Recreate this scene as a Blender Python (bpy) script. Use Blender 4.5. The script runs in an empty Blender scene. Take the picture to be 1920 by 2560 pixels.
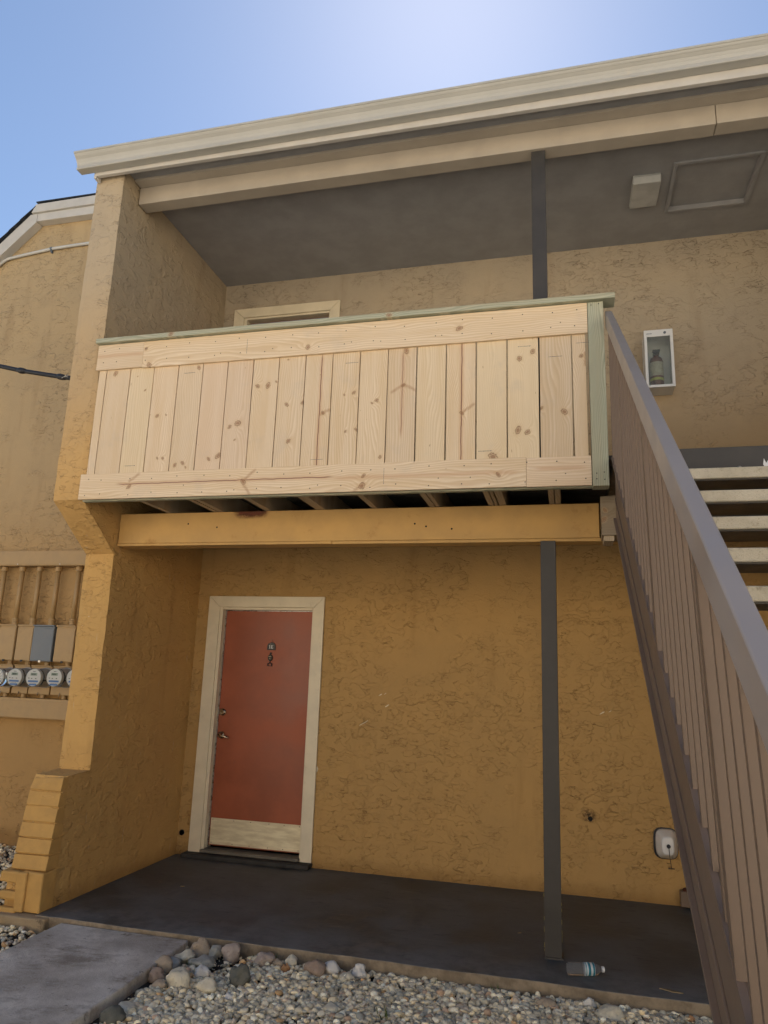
import bpy, bmesh, math, random
import numpy as np
from mathutils import Vector, Matrix, noise as mnoise
S = bpy.context.scene
COL = S.collection
RND = random.Random(7)
R = math.radians

# ------------------------------------------------------------------ camera
F_PX, CX, CY, CZ = 1810.506, 3.3700, -6.2116, 1.5763
YAW, PIT, ROL = 0.2516, 0.2228, 0.0347
cy_, sy_, cp_, sp_ = math.cos(YAW), math.sin(YAW), math.cos(PIT), math.sin(PIT)
fw = Vector((-sy_*cp_, cy_*cp_, sp_)); rt0 = Vector((cy_, sy_, 0)); up0 = rt0.cross(fw)
rt = math.cos(ROL)*rt0 + math.sin(ROL)*up0
up = -math.sin(ROL)*rt0 + math.cos(ROL)*up0
cam_d = bpy.data.cameras.new('camera'); cam = bpy.data.objects.new('camera', cam_d); COL.objects.link(cam)
M = Matrix((rt, up, -fw)).transposed().to_4x4(); M.translation = (CX, CY, CZ)
cam.matrix_world = M
cam_d.sensor_fit = 'VERTICAL'; cam_d.sensor_height = 24.0; cam_d.lens = F_PX/2560*24.0
cam_d.clip_start = 0.05; cam_d.clip_end = 2000
S.camera = cam
# ------------------------------------------------------------------ sky and sun
SUN_EL, SUN_AZ = R(49.5), R(-9.6)           # azimuth from +Y towards +X
w = bpy.data.worlds.new('World'); S.world = w; w.use_nodes = True
nt = w.node_tree; nt.nodes.clear()
sk = nt.nodes.new('ShaderNodeTexSky'); sk.sky_type = 'NISHITA'; sk.sun_disc = False
sk.sun_elevation = SUN_EL; sk.sun_rotation = SUN_AZ; sk.altitude = 0; sk.air_density = 1.0; sk.dust_density = 0.2; sk.ozone_density = 1.6
bg = nt.nodes.new('ShaderNodeBackground'); bg.inputs['Strength'].default_value = 0.05
wo = nt.nodes.new('ShaderNodeOutputWorld')
nt.links.new(sk.outputs[0], bg.inputs[0]); nt.links.new(bg.outputs[0], wo.inputs[0])
sd = bpy.data.lights.new('sun', 'SUN'); sd.energy = 5.0; sd.angle = R(0.5); sd.color = (1.0, 0.95, 0.86)
sun = bpy.data.objects.new('sun', sd); COL.objects.link(sun)
to_sun = Vector((math.sin(SUN_AZ)*math.cos(SUN_EL), math.cos(SUN_AZ)*math.cos(SUN_EL), math.sin(SUN_EL)))
sun.rotation_euler = to_sun.to_track_quat('Z', 'Y').to_euler(); sun.location = to_sun*50
S.view_settings.view_transform = 'Standard'; S.view_settings.look = 'None'
S.view_settings.gamma = 1; S.view_settings.use_curve_mapping = False
S.view_settings.exposure = 1.6
S.cycles.max_bounces = 8; S.cycles.diffuse_bounces = 5

# ------------------------------------------------------------------ helpers
def tag(o, label=None, cat=None, group=None, kind=None):
    if label: o['label'] = label
    if cat: o['category'] = cat
    if group: o['group'] = group
    if kind: o['kind'] = kind
    return o
def thing(name, label, cat, loc=(0,0,0), group=None):
    o = bpy.data.objects.new(name, None); COL.objects.link(o); o.location = loc
    o.empty_display_size = .1
    return tag(o, label, cat, group)
def wloc(p):
    v = Vector((0,0,0))
    while p is not None: v += Vector(p.location); p = p.parent
    return v
def obj(name, bm, m, parent=None, origin=None, bevel=0, smooth=False, seg=2):
    """bm in world coordinates; origin = world point of the object's own origin (None: the parent's)"""
    me = bpy.data.meshes.new(name)
    pl = wloc(parent)
    if origin is None:
        origin = pl if parent is not None else Vector((0,0,0))
    origin = Vector(origin)
    bmesh.ops.translate(bm, verts=bm.verts, vec=-origin)
    bmesh.ops.recalc_face_normals(bm, faces=bm.faces)
    bm.to_mesh(me); bm.free()
    o = bpy.data.objects.new(name, me); COL.objects.link(o)
    o.location = origin - pl
    if parent is not None: o.parent = parent
    for mm in (m if isinstance(m, (list, tuple)) else [m]): me.materials.append(mm)
    if smooth:
        for p in me.polygons: p.use_smooth = True
    if bevel:
        b = o.modifiers.new('bevel', 'BEVEL'); b.width = bevel; b.segments = seg; b.limit_method = 'ANGLE'; b.angle_limit = R(40)
    return o
def nb(): return bmesh.new()
def box(bm, x0, x1, y0, y1, z0, z1, jit=0):
    j = lambda: RND.uniform(-jit, jit) if jit else 0
    v = [bm.verts.new((x+j(), y+j(), z+j())) for x in (x0,x1) for y in (y0,y1) for z in (z0,z1)]
    for f in ((0,1,3,2),(4,6,7,5),(0,4,5,1),(2,3,7,6),(0,2,6,4),(1,5,7,3)): bm.faces.new([v[i] for i in f])
    return bm
def B(*a, **k): return box(nb(), *a, **k)
def prism(bm, pts, axis, a, b, mapper=None):
    """extrude a 2D outline; axis X: pts=(y,z); axis Y: pts=(x,z); axis Z: pts=(x,y)"""
    def P(p, t):
        if axis == 'X': return (t, p[0], p[1])
        if axis == 'Y': return (p[0], t, p[1])
        return (p[0], p[1], t)
    A = [bm.verts.new(P(p, a)) for p in pts]; C = [bm.verts.new(P(p, b)) for p in pts]
    bm.faces.new(A); bm.faces.new(C[::-1])
    n = len(pts)
    for i in range(n): bm.faces.new((A[i], A[(i+1)%n], C[(i+1)%n], C[i]))
    return bm
def tube(bm, pts, r, n=12, cap=True):
    pts = [Vector(p) for p in pts]; rings = []
    for i, p in enumerate(pts):
        d = (pts[min(i+1, len(pts)-1)] - pts[max(i-1, 0)]).normalized()
        a = d.cross(Vector((0,0,1)) if abs(d.z) < .9 else Vector((1,0,0))).normalized(); b = d.cross(a)
        rr = r[i] if isinstance(r, (list, tuple)) else r
        rings.append([bm.verts.new(p + (a*math.cos(t*2*math.pi/n) + b*math.sin(t*2*math.pi/n))*rr) for t in range(n)])
    for q in range(len(rings)-1):
        for t in range(n):
            bm.faces.new((rings[q][t], rings[q][(t+1)%n], rings[q+1][(t+1)%n], rings[q+1][t]))
    if cap: bm.faces.new(rings[0][::-1]); bm.faces.new(rings[-1])
    return bm
def lathe(bm, prof, centre, axis, n=28):
    """prof = [(distance along axis, radius)]"""
    ax = Vector(axis).normalized(); c = Vector(centre)
    return tube(bm, [c + ax*d for d, _ in prof], [max(r_, 1e-4) for _, r_ in prof], n)
def copy_of(o, parent, dloc):
    c = o.copy(); COL.objects.link(c); c.parent = parent; c.location = Vector(o.location) + Vector(dloc); return c

# ------------------------------------------------------------------ materials
class NT:
    def __init__(s, name, rough=.8, spec=.3):
        s.m = bpy.data.materials.new(name); s.m.use_nodes = True; s.t = s.m.node_tree
        s.b = s.t.nodes['Principled BSDF']; s.b.inputs['Roughness'].default_value = rough
        s.b.inputs['Specular IOR Level'].default_value = spec
        s.co = s.n('ShaderNodeTexCoord').outputs['Object']
    def n(s, typ, **k):
        x = s.t.nodes.new(typ)
        for a, b in k.items(): setattr(x, a, b)
        return x
    def set(s, node, i, v):
        if isinstance(v, bpy.types.NodeSocket): s.t.links.new(v, node.inputs[i])
        elif v is not None: node.inputs[i].default_value = v
    def math(s, op, a, b=None, c=None, clamp=False):
        x = s.n('ShaderNodeMath', operation=op); x.use_clamp = clamp
        s.set(x, 0, a); s.set(x, 1, b); s.set(x, 2, c); return x.outputs[0]
    def noise(s, co=None, scale=5, detail=3, rough=.5, dist=0, sc=None, off=None):
        v = co or s.co
        if sc or off:
            mp = s.n('ShaderNodeMapping'); s.set(mp, 0, v)
            if sc: mp.inputs['Scale'].default_value = sc
            if off: mp.inputs['Location'].default_value = off
            v = mp.outputs[0]
        x = s.n('ShaderNodeTexNoise'); s.set(x, 'Vector', v)
        x.inputs['Scale'].default_value = scale; x.inputs['Detail'].default_value = detail
        x.inputs['Roughness'].default_value = rough; x.inputs['Distortion'].default_value = dist
        return x.outputs[0]
    def ramp(s, f, stops, interp='LINEAR'):
        x = s.n('ShaderNodeValToRGB'); s.set(x, 0, f); e = x.color_ramp.elements; x.color_ramp.interpolation = interp
        while len(e) < len(stops): e.new(.5)
        for q, (p, c) in zip(e, stops): q.position = p; q.color = (c, c, c, 1) if isinstance(c, (int, float)) else (*c[:3], 1)
        return x.outputs[0]
    def mr(s, f, a, b, c=0., d=1.):
        x = s.n('ShaderNodeMapRange'); x.interpolation_type = 'SMOOTHSTEP'
        s.set(x, 0, f)
        for i, v in zip((1,2,3,4), (a,b,c,d)): x.inputs[i].default_value = v
        return x.outputs[0]
    def mix(s, f, a, b, mode='MIX'):
        x = s.n('ShaderNodeMix', data_type='RGBA', blend_type=mode)
        s.set(x, 0, f)
        for i, v in ((6, a), (7, b)):
            if isinstance(v, tuple): v = (*v[:3], 1)
            s.set(x, i, v)
        return x.outputs[2]
    def sep(s, v=None):
        x = s.n('ShaderNodeSeparateXYZ'); s.set(x, 0, v or s.co); return x.outputs
    def comb(s, a, b, c):
        x = s.n('ShaderNodeCombineXYZ'); s.set(x, 0, a); s.set(x, 1, b); s.set(x, 2, c); return x.outputs[0]
    def base(s, c): s.set(s.b, 'Base Color', (*c, 1) if isinstance(c, tuple) else c)
    def bump(s, h, strength=.5, dist=.01):
        x = s.n('ShaderNodeBump'); s.set(x, 'Height', h); x.inputs['Strength'].default_value = strength
        x.inputs['Distance'].default_value = dist; s.t.links.new(x.outputs[0], s.b.inputs['Normal']); return x

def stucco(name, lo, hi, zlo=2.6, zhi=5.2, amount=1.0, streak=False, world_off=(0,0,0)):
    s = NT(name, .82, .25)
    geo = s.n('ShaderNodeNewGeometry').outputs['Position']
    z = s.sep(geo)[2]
    veil = s.mr(s.math('ADD', z, s.math('MULTIPLY', s.noise(geo, 1.2, 3), .5)), zlo, zhi)
    col = s.mix(veil, lo, hi)  # greyer with height: lens flare veil painted into the wall colour
    blot = s.noise(geo, 1.4, 5, .6)
    col = s.mix(s.mr(blot, .35, .68), col, s.mix(.5, col, (1.15, 1.12, 1.05), 'MULTIPLY'))
    col = s.mix(s.mr(s.noise(geo, 3.2, 6, .65, off=(5,3,1)), .52, .75), col, (.90, .90, .91), 'MULTIPLY')
    runs = s.noise(geo, 1, 4, .6, sc=(5, 5, .7), off=(8, 2, 0))
    col = s.mix(s.mr(runs, .55, .75, 0, .35), col, (.62, .56, .50), 'MULTIPLY')
    low = s.mr(s.math('ADD', z, s.math('MULTIPLY', s.noise(geo, 9, 4, .6), .12)), .05, .20, .55, 0)
    col = s.mix(low, col, (.45, .38, .30), 'MULTIPLY')
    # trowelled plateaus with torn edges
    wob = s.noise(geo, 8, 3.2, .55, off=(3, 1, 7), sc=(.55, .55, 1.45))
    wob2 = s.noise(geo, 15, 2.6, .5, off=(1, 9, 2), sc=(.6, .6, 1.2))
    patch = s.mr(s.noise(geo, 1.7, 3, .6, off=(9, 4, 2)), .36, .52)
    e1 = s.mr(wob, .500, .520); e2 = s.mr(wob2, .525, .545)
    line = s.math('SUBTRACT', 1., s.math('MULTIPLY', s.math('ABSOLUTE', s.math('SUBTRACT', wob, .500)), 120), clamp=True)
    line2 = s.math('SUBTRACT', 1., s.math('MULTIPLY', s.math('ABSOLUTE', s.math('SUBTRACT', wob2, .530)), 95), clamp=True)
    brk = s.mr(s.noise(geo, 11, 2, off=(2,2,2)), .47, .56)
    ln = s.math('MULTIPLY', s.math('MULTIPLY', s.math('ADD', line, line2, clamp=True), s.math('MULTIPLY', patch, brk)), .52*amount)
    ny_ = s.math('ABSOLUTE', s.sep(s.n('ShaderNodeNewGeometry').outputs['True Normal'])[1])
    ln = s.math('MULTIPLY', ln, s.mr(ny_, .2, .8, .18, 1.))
    col = s.mix(ln, col, (.30, .25, .20), 'MULTIPLY')  # crevice dirt, with the shade of the trowel edges painted in
    # scuffs of pale and dark
    sp = s.noise(geo, 60, 2, .5, off=(4,4,4))
    col = s.mix(s.mr(sp, .76, .78, 0, .6), col, (.62, .55, .45))
    if streak:
        st = s.noise(geo, 1, 3, .6, sc=(30, 30, 5))
        col = s.mix(s.mr(st, .66, .74, 0, .35), col, (.55, .48, .40))
    s.base(col)
    h = s.math('ADD', s.math('MULTIPLY', s.math('ADD', s.math('MULTIPLY', e1, brk), s.math('MULTIPLY', e2, .8)), s.math('MULTIPLY', patch, .8)),
               s.math('MULTIPLY', s.noise(geo, 70, 4, .6), .45))
    h = s.math('ADD', h, s.math('MULTIPLY', s.noise(geo, 5, 2), 1.6))
    s.bump(h, .95*amount, .008)
    return s.m
OCH = (.435, .27, .102); OCH_VEIL = (.41, .342, .25)  # second tone is the ochre with the flare veil mixed in
M_stucco = stucco('stucco_paint', OCH, OCH_VEIL)
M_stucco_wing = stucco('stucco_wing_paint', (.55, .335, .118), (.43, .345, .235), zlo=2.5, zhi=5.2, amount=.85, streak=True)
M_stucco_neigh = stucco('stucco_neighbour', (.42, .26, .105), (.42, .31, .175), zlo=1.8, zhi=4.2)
M_course = None
def paint(name, c, rough=.5, var=.12, bumpy=.15, spec=.4, scale=8, dirt=None, metal=0, chips=None):
    s = NT(name, rough, spec)
    n1 = s.noise(None, scale, 5, .6); n2 = s.noise(None, scale*9, 3, .6)
    k = tuple(x*(1-var*2.2) for x in c)
    col = s.mix(s.mr(n1, .3, .7), k, c)
    if dirt: col = s.mix(s.mr(s.noise(None, scale*1.7, 6, .7, off=(7,7,7)), .58, .74, 0, .75), col, dirt)
    if chips: col = s.mix(s.mr(s.noise(None, 26, 5, .7, off=(1,5,3)), chips, chips+.015, 0, .9), col, (.10, .035, .02))
    s.base(col)
    s.set(s.b, 'Roughness', s.mr(n1, .2, .8, max(rough-.1, .03), min(rough+.12, 1)))
    s.b.inputs['Metallic'].default_value = metal
    if bumpy: s.bump(n2, bumpy, .002)
    return s.m
M_course = paint('course_paint', (.57, .335, .105), .7, .07, .7, .25, 9, dirt=(.40, .24, .09))
M_beam = paint('beam_paint_ochre', (.56, .34, .115), .6, .08, .3, scale=3, dirt=(.36, .19, .05))
M_beam_up = paint('beam_paint_tan', (.43, .375, .30), .6, .06, .2, scale=3)
M_soffit = paint('soffit_paint_grey', (.33, .325, .32), .75, .08, .3, scale=4)
M_porch_ceil = paint('porch_ceiling_paint', (.24, .17, .10), .8, .1, .3, scale=4)
M_gutter = paint('gutter_enamel', (.44, .425, .38), .35, .05, .05, .5, 2, dirt=(.45, .40, .32))
M_trim = paint('cream_trim_paint', (.74, .65, .475), .5, .05, .35, scale=6, dirt=(.58, .50, .36))
M_trim_white = paint('white_trim_paint', (.54, .51, .46), .5, .05, .35, scale=6)
M_red = paint('red_door_paint', (.35, .088, .036), .42, .12, .12, .45, 2.5, dirt=(.22, .065, .033))
M_brown = paint('brown_gloss_paint', (.160, .108, .072), .55, .06, .12, .6, 3, dirt=(.12, .08, .055), chips=.73)
M_rail = paint('brown_handrail_paint', (.31, .27, .24), .42, .04, .03, .8, 4)
M_post = paint('dark_brown_post_paint', (.058, .052, .045), .5, .12, .3, .4, 6)
M_tanmetal = paint('tan_metal_paint', (.42, .275, .12), .45, .06, .08, .45, 7, dirt=(.33, .21, .09))
M_greymetal = paint('grey_metal_paint', (.13, .155, .18), .4, .05, .05, .5, 7)
M_black = paint('black_rubber', (.018, .02, .026), .5, .1, .1)
M_dark = paint('dark_void', (.012, .011, .010), .9, .0, 0)
M_steel = paint('brushed_steel', (.45, .43, .40), .3, .1, .05, .5, 30, metal=.9)
M_brass = paint('satin_nickel', (.55, .48, .36), .25, .1, .02, .5, 30, metal=1)
M_white = paint('white_enamel', (.74, .74, .72), .35, .03, .03, .5)
M_pvc = paint('white_conduit', (.55, .54, .50), .5, .05, .1)
M_shingle = paint('asphalt_shingle', (.05, .055, .065), .95, .3, .8, .2, 25)
M_rust = paint('rust', (.13, .045, .025), .9, .3, .6, .2, 60)
M_roof = M_shingle

def kick_mat():
    s = NT('kick_plate_brass', .38, .5)
    n = s.noise(None, 6, 5, .6, sc=(1, 1, 5))
    s.base(s.mix(s.mr(n, .3, .7), (.62, .53, .35), (.82, .74, .52)))
    s.b.inputs['Metallic'].default_value = .3
    s.set(s.b, 'Roughness', s.mr(n, .3, .7, .32, .5)); s.bump(s.noise(None, 4, 3, .5, sc=(1, 1, 60)), .1, .001)
    return s.m
M_kick = kick_mat()

def slab_mat():
    s = NT('dark_painted_slab', .62, .35)
    g = s.n('ShaderNodeNewGeometry').outputs['Position']
    n1 = s.noise(g, 2.2, 6, .62); n2 = s.noise(g, 12, 5, .65, sc=(.5, 1.6, 1)); n3 = s.noise(g, 90, 3, .6)
    col = s.mix(s.mr(n1, .3, .7), (.058, .062, .058), (.135, .140, .132))
    col = s.mix(s.mr(n2, .56, .72, 0, .6), col, (.036, .034, .031))
    col = s.mix(s.mr(s.noise(g, 7, 6, .7, off=(3,8,1)), .60, .75, 0, .45), col, (.15, .145, .14))
    col = s.mix(s.mr(n3, .66, .72, 0, .5), col, (.19, .17, .14))
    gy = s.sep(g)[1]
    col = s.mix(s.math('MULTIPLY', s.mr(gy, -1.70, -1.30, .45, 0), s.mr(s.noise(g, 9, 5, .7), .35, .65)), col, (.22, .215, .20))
    col = s.mix(s.mr(s.noise(g, 1, 5, .7, sc=(3, 14, 1), off=(1,2,3)), .55, .72, 0, .5), col, (.15, .15, .14))
    vc = s.n('ShaderNodeTexVoronoi', feature='DISTANCE_TO_EDGE'); s.set(vc, 'Vector', s.mix(.25, g, s.n('ShaderNodeTexNoise').outputs[1])); vc.inputs['Scale'].default_value = .55
    col = s.mix(s.mr(vc.outputs['Distance'], .0, .0035, .0, 0), col, (.012, .011, .010))
    nz = s.n('ShaderNodeNewGeometry').outputs['Normal']
    side = s.mr(s.sep(nz)[2], .3, .7, 1, 0)
    bare = s.mix(s.mr(s.noise(g, 14, 5, .65), .3, .7), (.17, .13, .085), (.30, .24, .165))
    s.base(s.mix(side, col, bare)); s.set(s.b, 'Roughness', s.mr(n1, .3, .7, .5, .75))
    s.bump(s.math('ADD', s.noise(g, 30, 5, .6), s.math('MULTIPLY', n1, 2.)), .45, .005)
    return s.m
M_slab = slab_mat()
def concrete(name, a, b, dark, scale=6, speck=.5, bump=.5):
    s = NT(name, .88, .2)
    g = s.n('ShaderNodeNewGeometry').outputs['Position']
    n1 = s.noise(g, scale*.35, 6, .65); n2 = s.noise(g, scale*3, 5, .7); n3 = s.noise(g, scale*22, 3, .6)
    col = s.mix(s.mr(n1, .3, .7), a, b)
    col = s.mix(s.mr(n2, .55, .78, 0, .7), col, dark)
    col = s.mix(s.mr(n3, .60, .72, 0, speck), col, dark)
    col = s.mix(s.mr(s.noise(g, scale*1.1, 6, .7, off=(6,1,3)), .60, .72, 0, .8), col, tuple(x*.55 for x in dark))
    s.base(col)
    s.bump(s.math('ADD', n3, s.math('MULTIPLY', n2, 1.5)), bump, .004)
    return s.m
M_walk = concrete('walkway_concrete', (.42, .365, .295), (.74, .68, .58), (.27, .22, .17), 7, .6, .8)
M_tread = concrete('tread_concrete', (.42, .37, .27), (.58, .52, .40), (.25, .20, .13), 8, .7, .7)
def walk_detail(m):
    # worn surface: brown tracked-in soil, pits and hairline scuffs
    t = m.node_tree; b = t.nodes['Principled BSDF']; src = b.inputs['Base Color'].links[0].from_socket
    s = NT.__new__(NT); s.m = m; s.t = t; s.b = b
    g = s.n('ShaderNodeNewGeometry').outputs['Position']
    col = s.mix(s.mr(s.noise(g, 1.9, 6, .7, sc=(1, 2, 1), off=(4, 1, 0)), .48, .64, 0, .65), src, (.21, .165, .12))
    col = s.mix(s.mr(s.noise(g, 26, 3, .6, sc=(1, 2.2, 1)), .69, .73, 0, .85), col, (.07, .065, .06))
    col = s.mix(s.mr(s.noise(g, 120, 2, .6), .62, .72, 0, .6), col, (.62, .60, .56))
    s.base(col)
walk_detail(M_walk)
M_foot = concrete('footing_concrete', (.30, .22, .12), (.40, .31, .20), (.16, .12, .08), 8)

def wood(name, axis, knots=(), streaks=(), tint=1.0, seed=0, green=False, freq=95, flares=()):
    """axis 'v': grain along Z, 'h': grain along X.  knots (x, z, r); streaks (cross position, from, to, strength)"""
    s = NT(name, .62, .3)
    g = s.n('ShaderNodeNewGeometry').outputs['Position']
    X, Y, Z = s.sep(g)
    X = s.math('ADD', X, s.math('MULTIPLY', Y, .7))if False else X
    u, v = (X, Z) if axis == 'v' else (Z, X)
    if axis == 'y': u, v = X, Y
    low = s.noise(s.comb(s.math('MULTIPLY', u, 4.), s.math('MULTIPLY', v, .8), float(seed)), 1., 2, .5)
    fld = s.math('ADD', u, s.math('MULTIPLY', low, .22))
    core = None; halo = None
    for (kx, kz, r) in knots:
        asp = .45 + .9*abs(math.sin(kx*57 + kz*91)); r = r*(1.05 if r < .012 else .95)
        ku, kv = (kx, kz) if axis == 'v' else (kz, kx)
        du = s.math('SUBTRACT', u, ku); dv = s.math('SUBTRACT', v, kv)
        d2 = s.math('ADD', s.math('MULTIPLY', du, du), s.math('MULTIPLY', s.math('MULTIPLY', dv, dv), .35))
        bumpk = s.math('EXPONENT', s.math('MULTIPLY', d2, -1/(2.2*r)**2))
        fld = s.math('ADD', fld, s.math('MULTIPLY', bumpk, r*2.2))
        tilt = .5*math.sin(kx*33 + kz*17)
        dvt = s.math('ADD', dv, s.math('MULTIPLY', du, tilt))
        d3 = s.math('SQRT', s.math('ADD', s.math('MULTIPLY', du, du), s.math('MULTIPLY', s.math('MULTIPLY', dvt, dvt), asp)))
        d3 = s.math('ADD', d3, s.math('MULTIPLY', s.math('SUBTRACT', s.noise(g, 75, 3, .6), .5), r*1.3))
        kk = s.mr(d3, r*.45, r*.95, 1, 0)
        core = kk if core is None else s.math('MAXIMUM', core, kk)
        edge_ = s.math('MULTIPLY', s.mr(d3, r*.75, r*1.0), s.mr(d3, r*1.0, r*1.3, 1, 0))
        rim = edge_ if halo is None else s.math('MAXIMUM', rim, edge_)
        hh = s.mr(d3, r*.9, r*2.6, 1, 0)
        halo = hh if halo is None else s.math('MAXIMUM', halo, hh)
    ringn = s.math('ADD', s.math('MULTIPLY', fld, freq*6.283/ (6.283/1.)), s.math('MULTIPLY', s.noise(s.comb(s.math('MULTIPLY', u, 9.), s.math('MULTIPLY', v, 1.3), float(seed)+3), 1., 3, .6), 2.6))
    ring = s.math('FRACT', ringn)
    ring = s.math('MULTIPLY', s.mr(ring, .0, .75), s.mr(ring, .82, 1., 1, 0))
    fib = s.noise(s.comb(s.math('MULTIPLY', u, 260.), s.math('MULTIPLY', v, 7.), float(seed)), 1., 3, .6)
    big = s.noise(s.comb(s.math('MULTIPLY', u, 14.), s.math('MULTIPLY', v, 1.1), float(seed)+8), 1., 3, .6)
    if green:
        pale, late, warm = (.44, .44, .325), (.24, .26, .18), (.46, .42, .29)
    else:
        pale, late, warm = (.77*tint, .63*tint, .45*tint), (.58*tint, .42*tint, .25*tint), (.70*tint, .54*tint, .345*tint)
    col = s.mix(s.mr(big, .35, .7), pale, warm)
    col = s.mix(s.math('MULTIPLY', ring, .62), col, late)
    col = s.mix(s.mr(fib, .52, .75, 0, .35), col, late)
    rr = random.Random(int(seed*10)+3)
    col = s.mix(rr.uniform(0, .50) if not green else 0., col, rr.choice([(.66,.50,.38), (.74,.60,.38), (.60,.47,.33)]), 'MIX')
    pk = s.noise(s.comb(s.math('MULTIPLY', u, 70.), s.math('MULTIPLY', v, 16.), float(seed)+20), 1., 2, .5)
    col = s.mix(s.mr(pk, .765, .79, 0, .8), col, (.25, .13, .07))
    sm1 = s.noise(g, 5, 5, .65, off=(float(seed), 0, 0))
    col = s.mix(s.mr(sm1, .55, .75, 0, .22), col, (.45, .40, .34))
    for (c, a, b, k) in streaks:
        cc = s.math('ADD', u, s.math('MULTIPLY', s.math('SUBTRACT', s.noise(s.comb(0., s.math('MULTIPLY', v, 9.), float(seed)), 1., 3), .5), .012))
        d = s.math('ABSOLUTE', s.math('SUBTRACT', cc, c))
        rng = s.math('MULTIPLY', s.mr(v, a-.03, a+.05), s.mr(v, b-.05, b+.03, 1, 0))
        wide = s.math('MULTIPLY', s.mr(d, .0, .024, 1, 0), rng)
        thin = s.math('MULTIPLY', s.mr(d, .0012, .0042, 1, 0), rng)
        col = s.mix(s.math('MULTIPLY', wide, .42), col, (.50, .27, .14))
        if k > .5: col = s.mix(s.math('MULTIPLY', thin, k), col, (.16, .055, .035))
    for (xa, za, xb, zb) in flares:
        L2 = (xb-xa)**2 + (zb-za)**2; L = math.sqrt(L2)
        t_ = s.math('ADD', s.math('MULTIPLY', s.math('SUBTRACT', X, xa), (xb-xa)/L2), s.math('MULTIPLY', s.math('SUBTRACT', Z, za), (zb-za)/L2))
        q_ = s.math('ADD', s.math('MULTIPLY', s.math('SUBTRACT', X, xa), -(zb-za)/L), s.math('MULTIPLY', s.math('SUBTRACT', Z, za), (xb-xa)/L))
        q_ = s.math('ADD', q_, s.math('MULTIPLY', s.math('SUBTRACT', s.noise(g, 30, 3), .5), .012))
        wdt = s.mr(s.math('ABSOLUTE', q_), .0, .018, 1, 0); along = s.math('MULTIPLY', s.mr(t_, -.12, .1), s.mr(t_, .85, 1.1, 1, 0))
        fibf = s.noise(s.comb(s.math('MULTIPLY', q_, 300.), s.math('MULTIPLY', t_, 4.), 0.), 1., 2)
        m_ = s.math('MULTIPLY', s.math('MULTIPLY', wdt, along), s.mr(fibf, .3, .6, .2, .6))
        col = s.mix(m_, col, (.33, .155, .07))
    if core is not None:
        col = s.mix(s.math('MULTIPLY', halo, .30), col, (.58, .39, .20))
        col = s.mix(s.math('MULTIPLY', core, .72), col, (.24, .115, .06))
        col = s.mix(s.math('MULTIPLY', rim, .75), col, (.17, .075, .035))
    s.base(col)
    s.bump(s.math('ADD', s.math('MULTIPLY', ring, -1.), fib), .25, .0015)
    return s.m

# ================================================================== SETTING
GZ = -.085
def ground_mat():
    s = NT('gravel_ground', .95, .15)
    g = s.n('ShaderNodeNewGeometry').outputs['Position']
    v = s.n('ShaderNodeTexVoronoi'); s.set(v, 'Vector', g); v.inputs['Scale'].default_value = 38
    n = s.noise(g, 3, 5, .6)
    st = s.ramp(s.sep(v.outputs['Color'])[0], [(0, (.10,.09,.08)), (.4, (.30,.27,.23)), (.75, (.42,.38,.32)), (1, (.55,.50,.43))])
    col = s.mix(s.mr(v.outputs['Distance'], .30, .60), st, (.05,.043,.036))
    s.base(s.mix(s.mr(n, .3, .7, 0, .4), col, s.mix(.5, col, (.8,.8,.8), 'MULTIPLY')))
    s.bump(s.math('SUBTRACT', 1., v.outputs['Distance']), .9, .012)
    return s.m
M_ground = ground_mat()
M_dirt = concrete('dark_soil', (.035, .030, .025), (.075, .065, .052), (.02, .018, .015), 10)
tag(obj('ground', B(-120, 120, -120, 120, GZ-.4, GZ-.012), M_ground), kind='structure')
tag(obj('soil_bed', B(-6, 6.5, -5.2, -1.60, GZ-.05, GZ-.004), M_dirt), kind='structure')
tag(obj('soil_bed', B(-6, -.262, -1.592, .0, GZ-.05, GZ-.005), M_dirt), kind='structure')
M_lot = concrete('car_park_concrete', (.40, .37, .33), (.52, .48, .42), (.30, .27, .23), 3)
tag(obj('road', B(-60, 60, -60, -7.4, GZ-.2, GZ+.02), M_lot), kind='structure')
# patio slab with an irregular front arris
bm = nb(); pts = []
for i in range(61):
    x = -.002 + i*(6.4/60)
    pts.append((x, -1.762 + .004*math.sin(i*.7) + RND.uniform(-.004, .004)))
pts = [(-.002, .0), ] + pts + [(6.4, 0)]
prism(bm, pts, 'Z', -.20, 0)
tag(obj('patio_slab', bm, M_slab, bevel=.006), kind='structure')
bm = nb(); pts = [(.20, -1.772)]
for i in range(40): pts.append((1.105 + .0015*i + RND.uniform(-.006, .006), -1.772 - i*.13))
pts += [(.12, -6.8)]
pts += [(.20 + RND.uniform(-.015, .015), -6.6 + i*.24) for i in range(20)]
prism(bm, pts, 'Z', -.19, -.022)
tag(obj('walkway', bm, M_walk, bevel=.01), kind='structure')
tag(obj('footing', B(-.27, .10, -1.80, -1.62, -.19, -.004, jit=.01), M_foot, bevel=.012), kind='structure')

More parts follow.
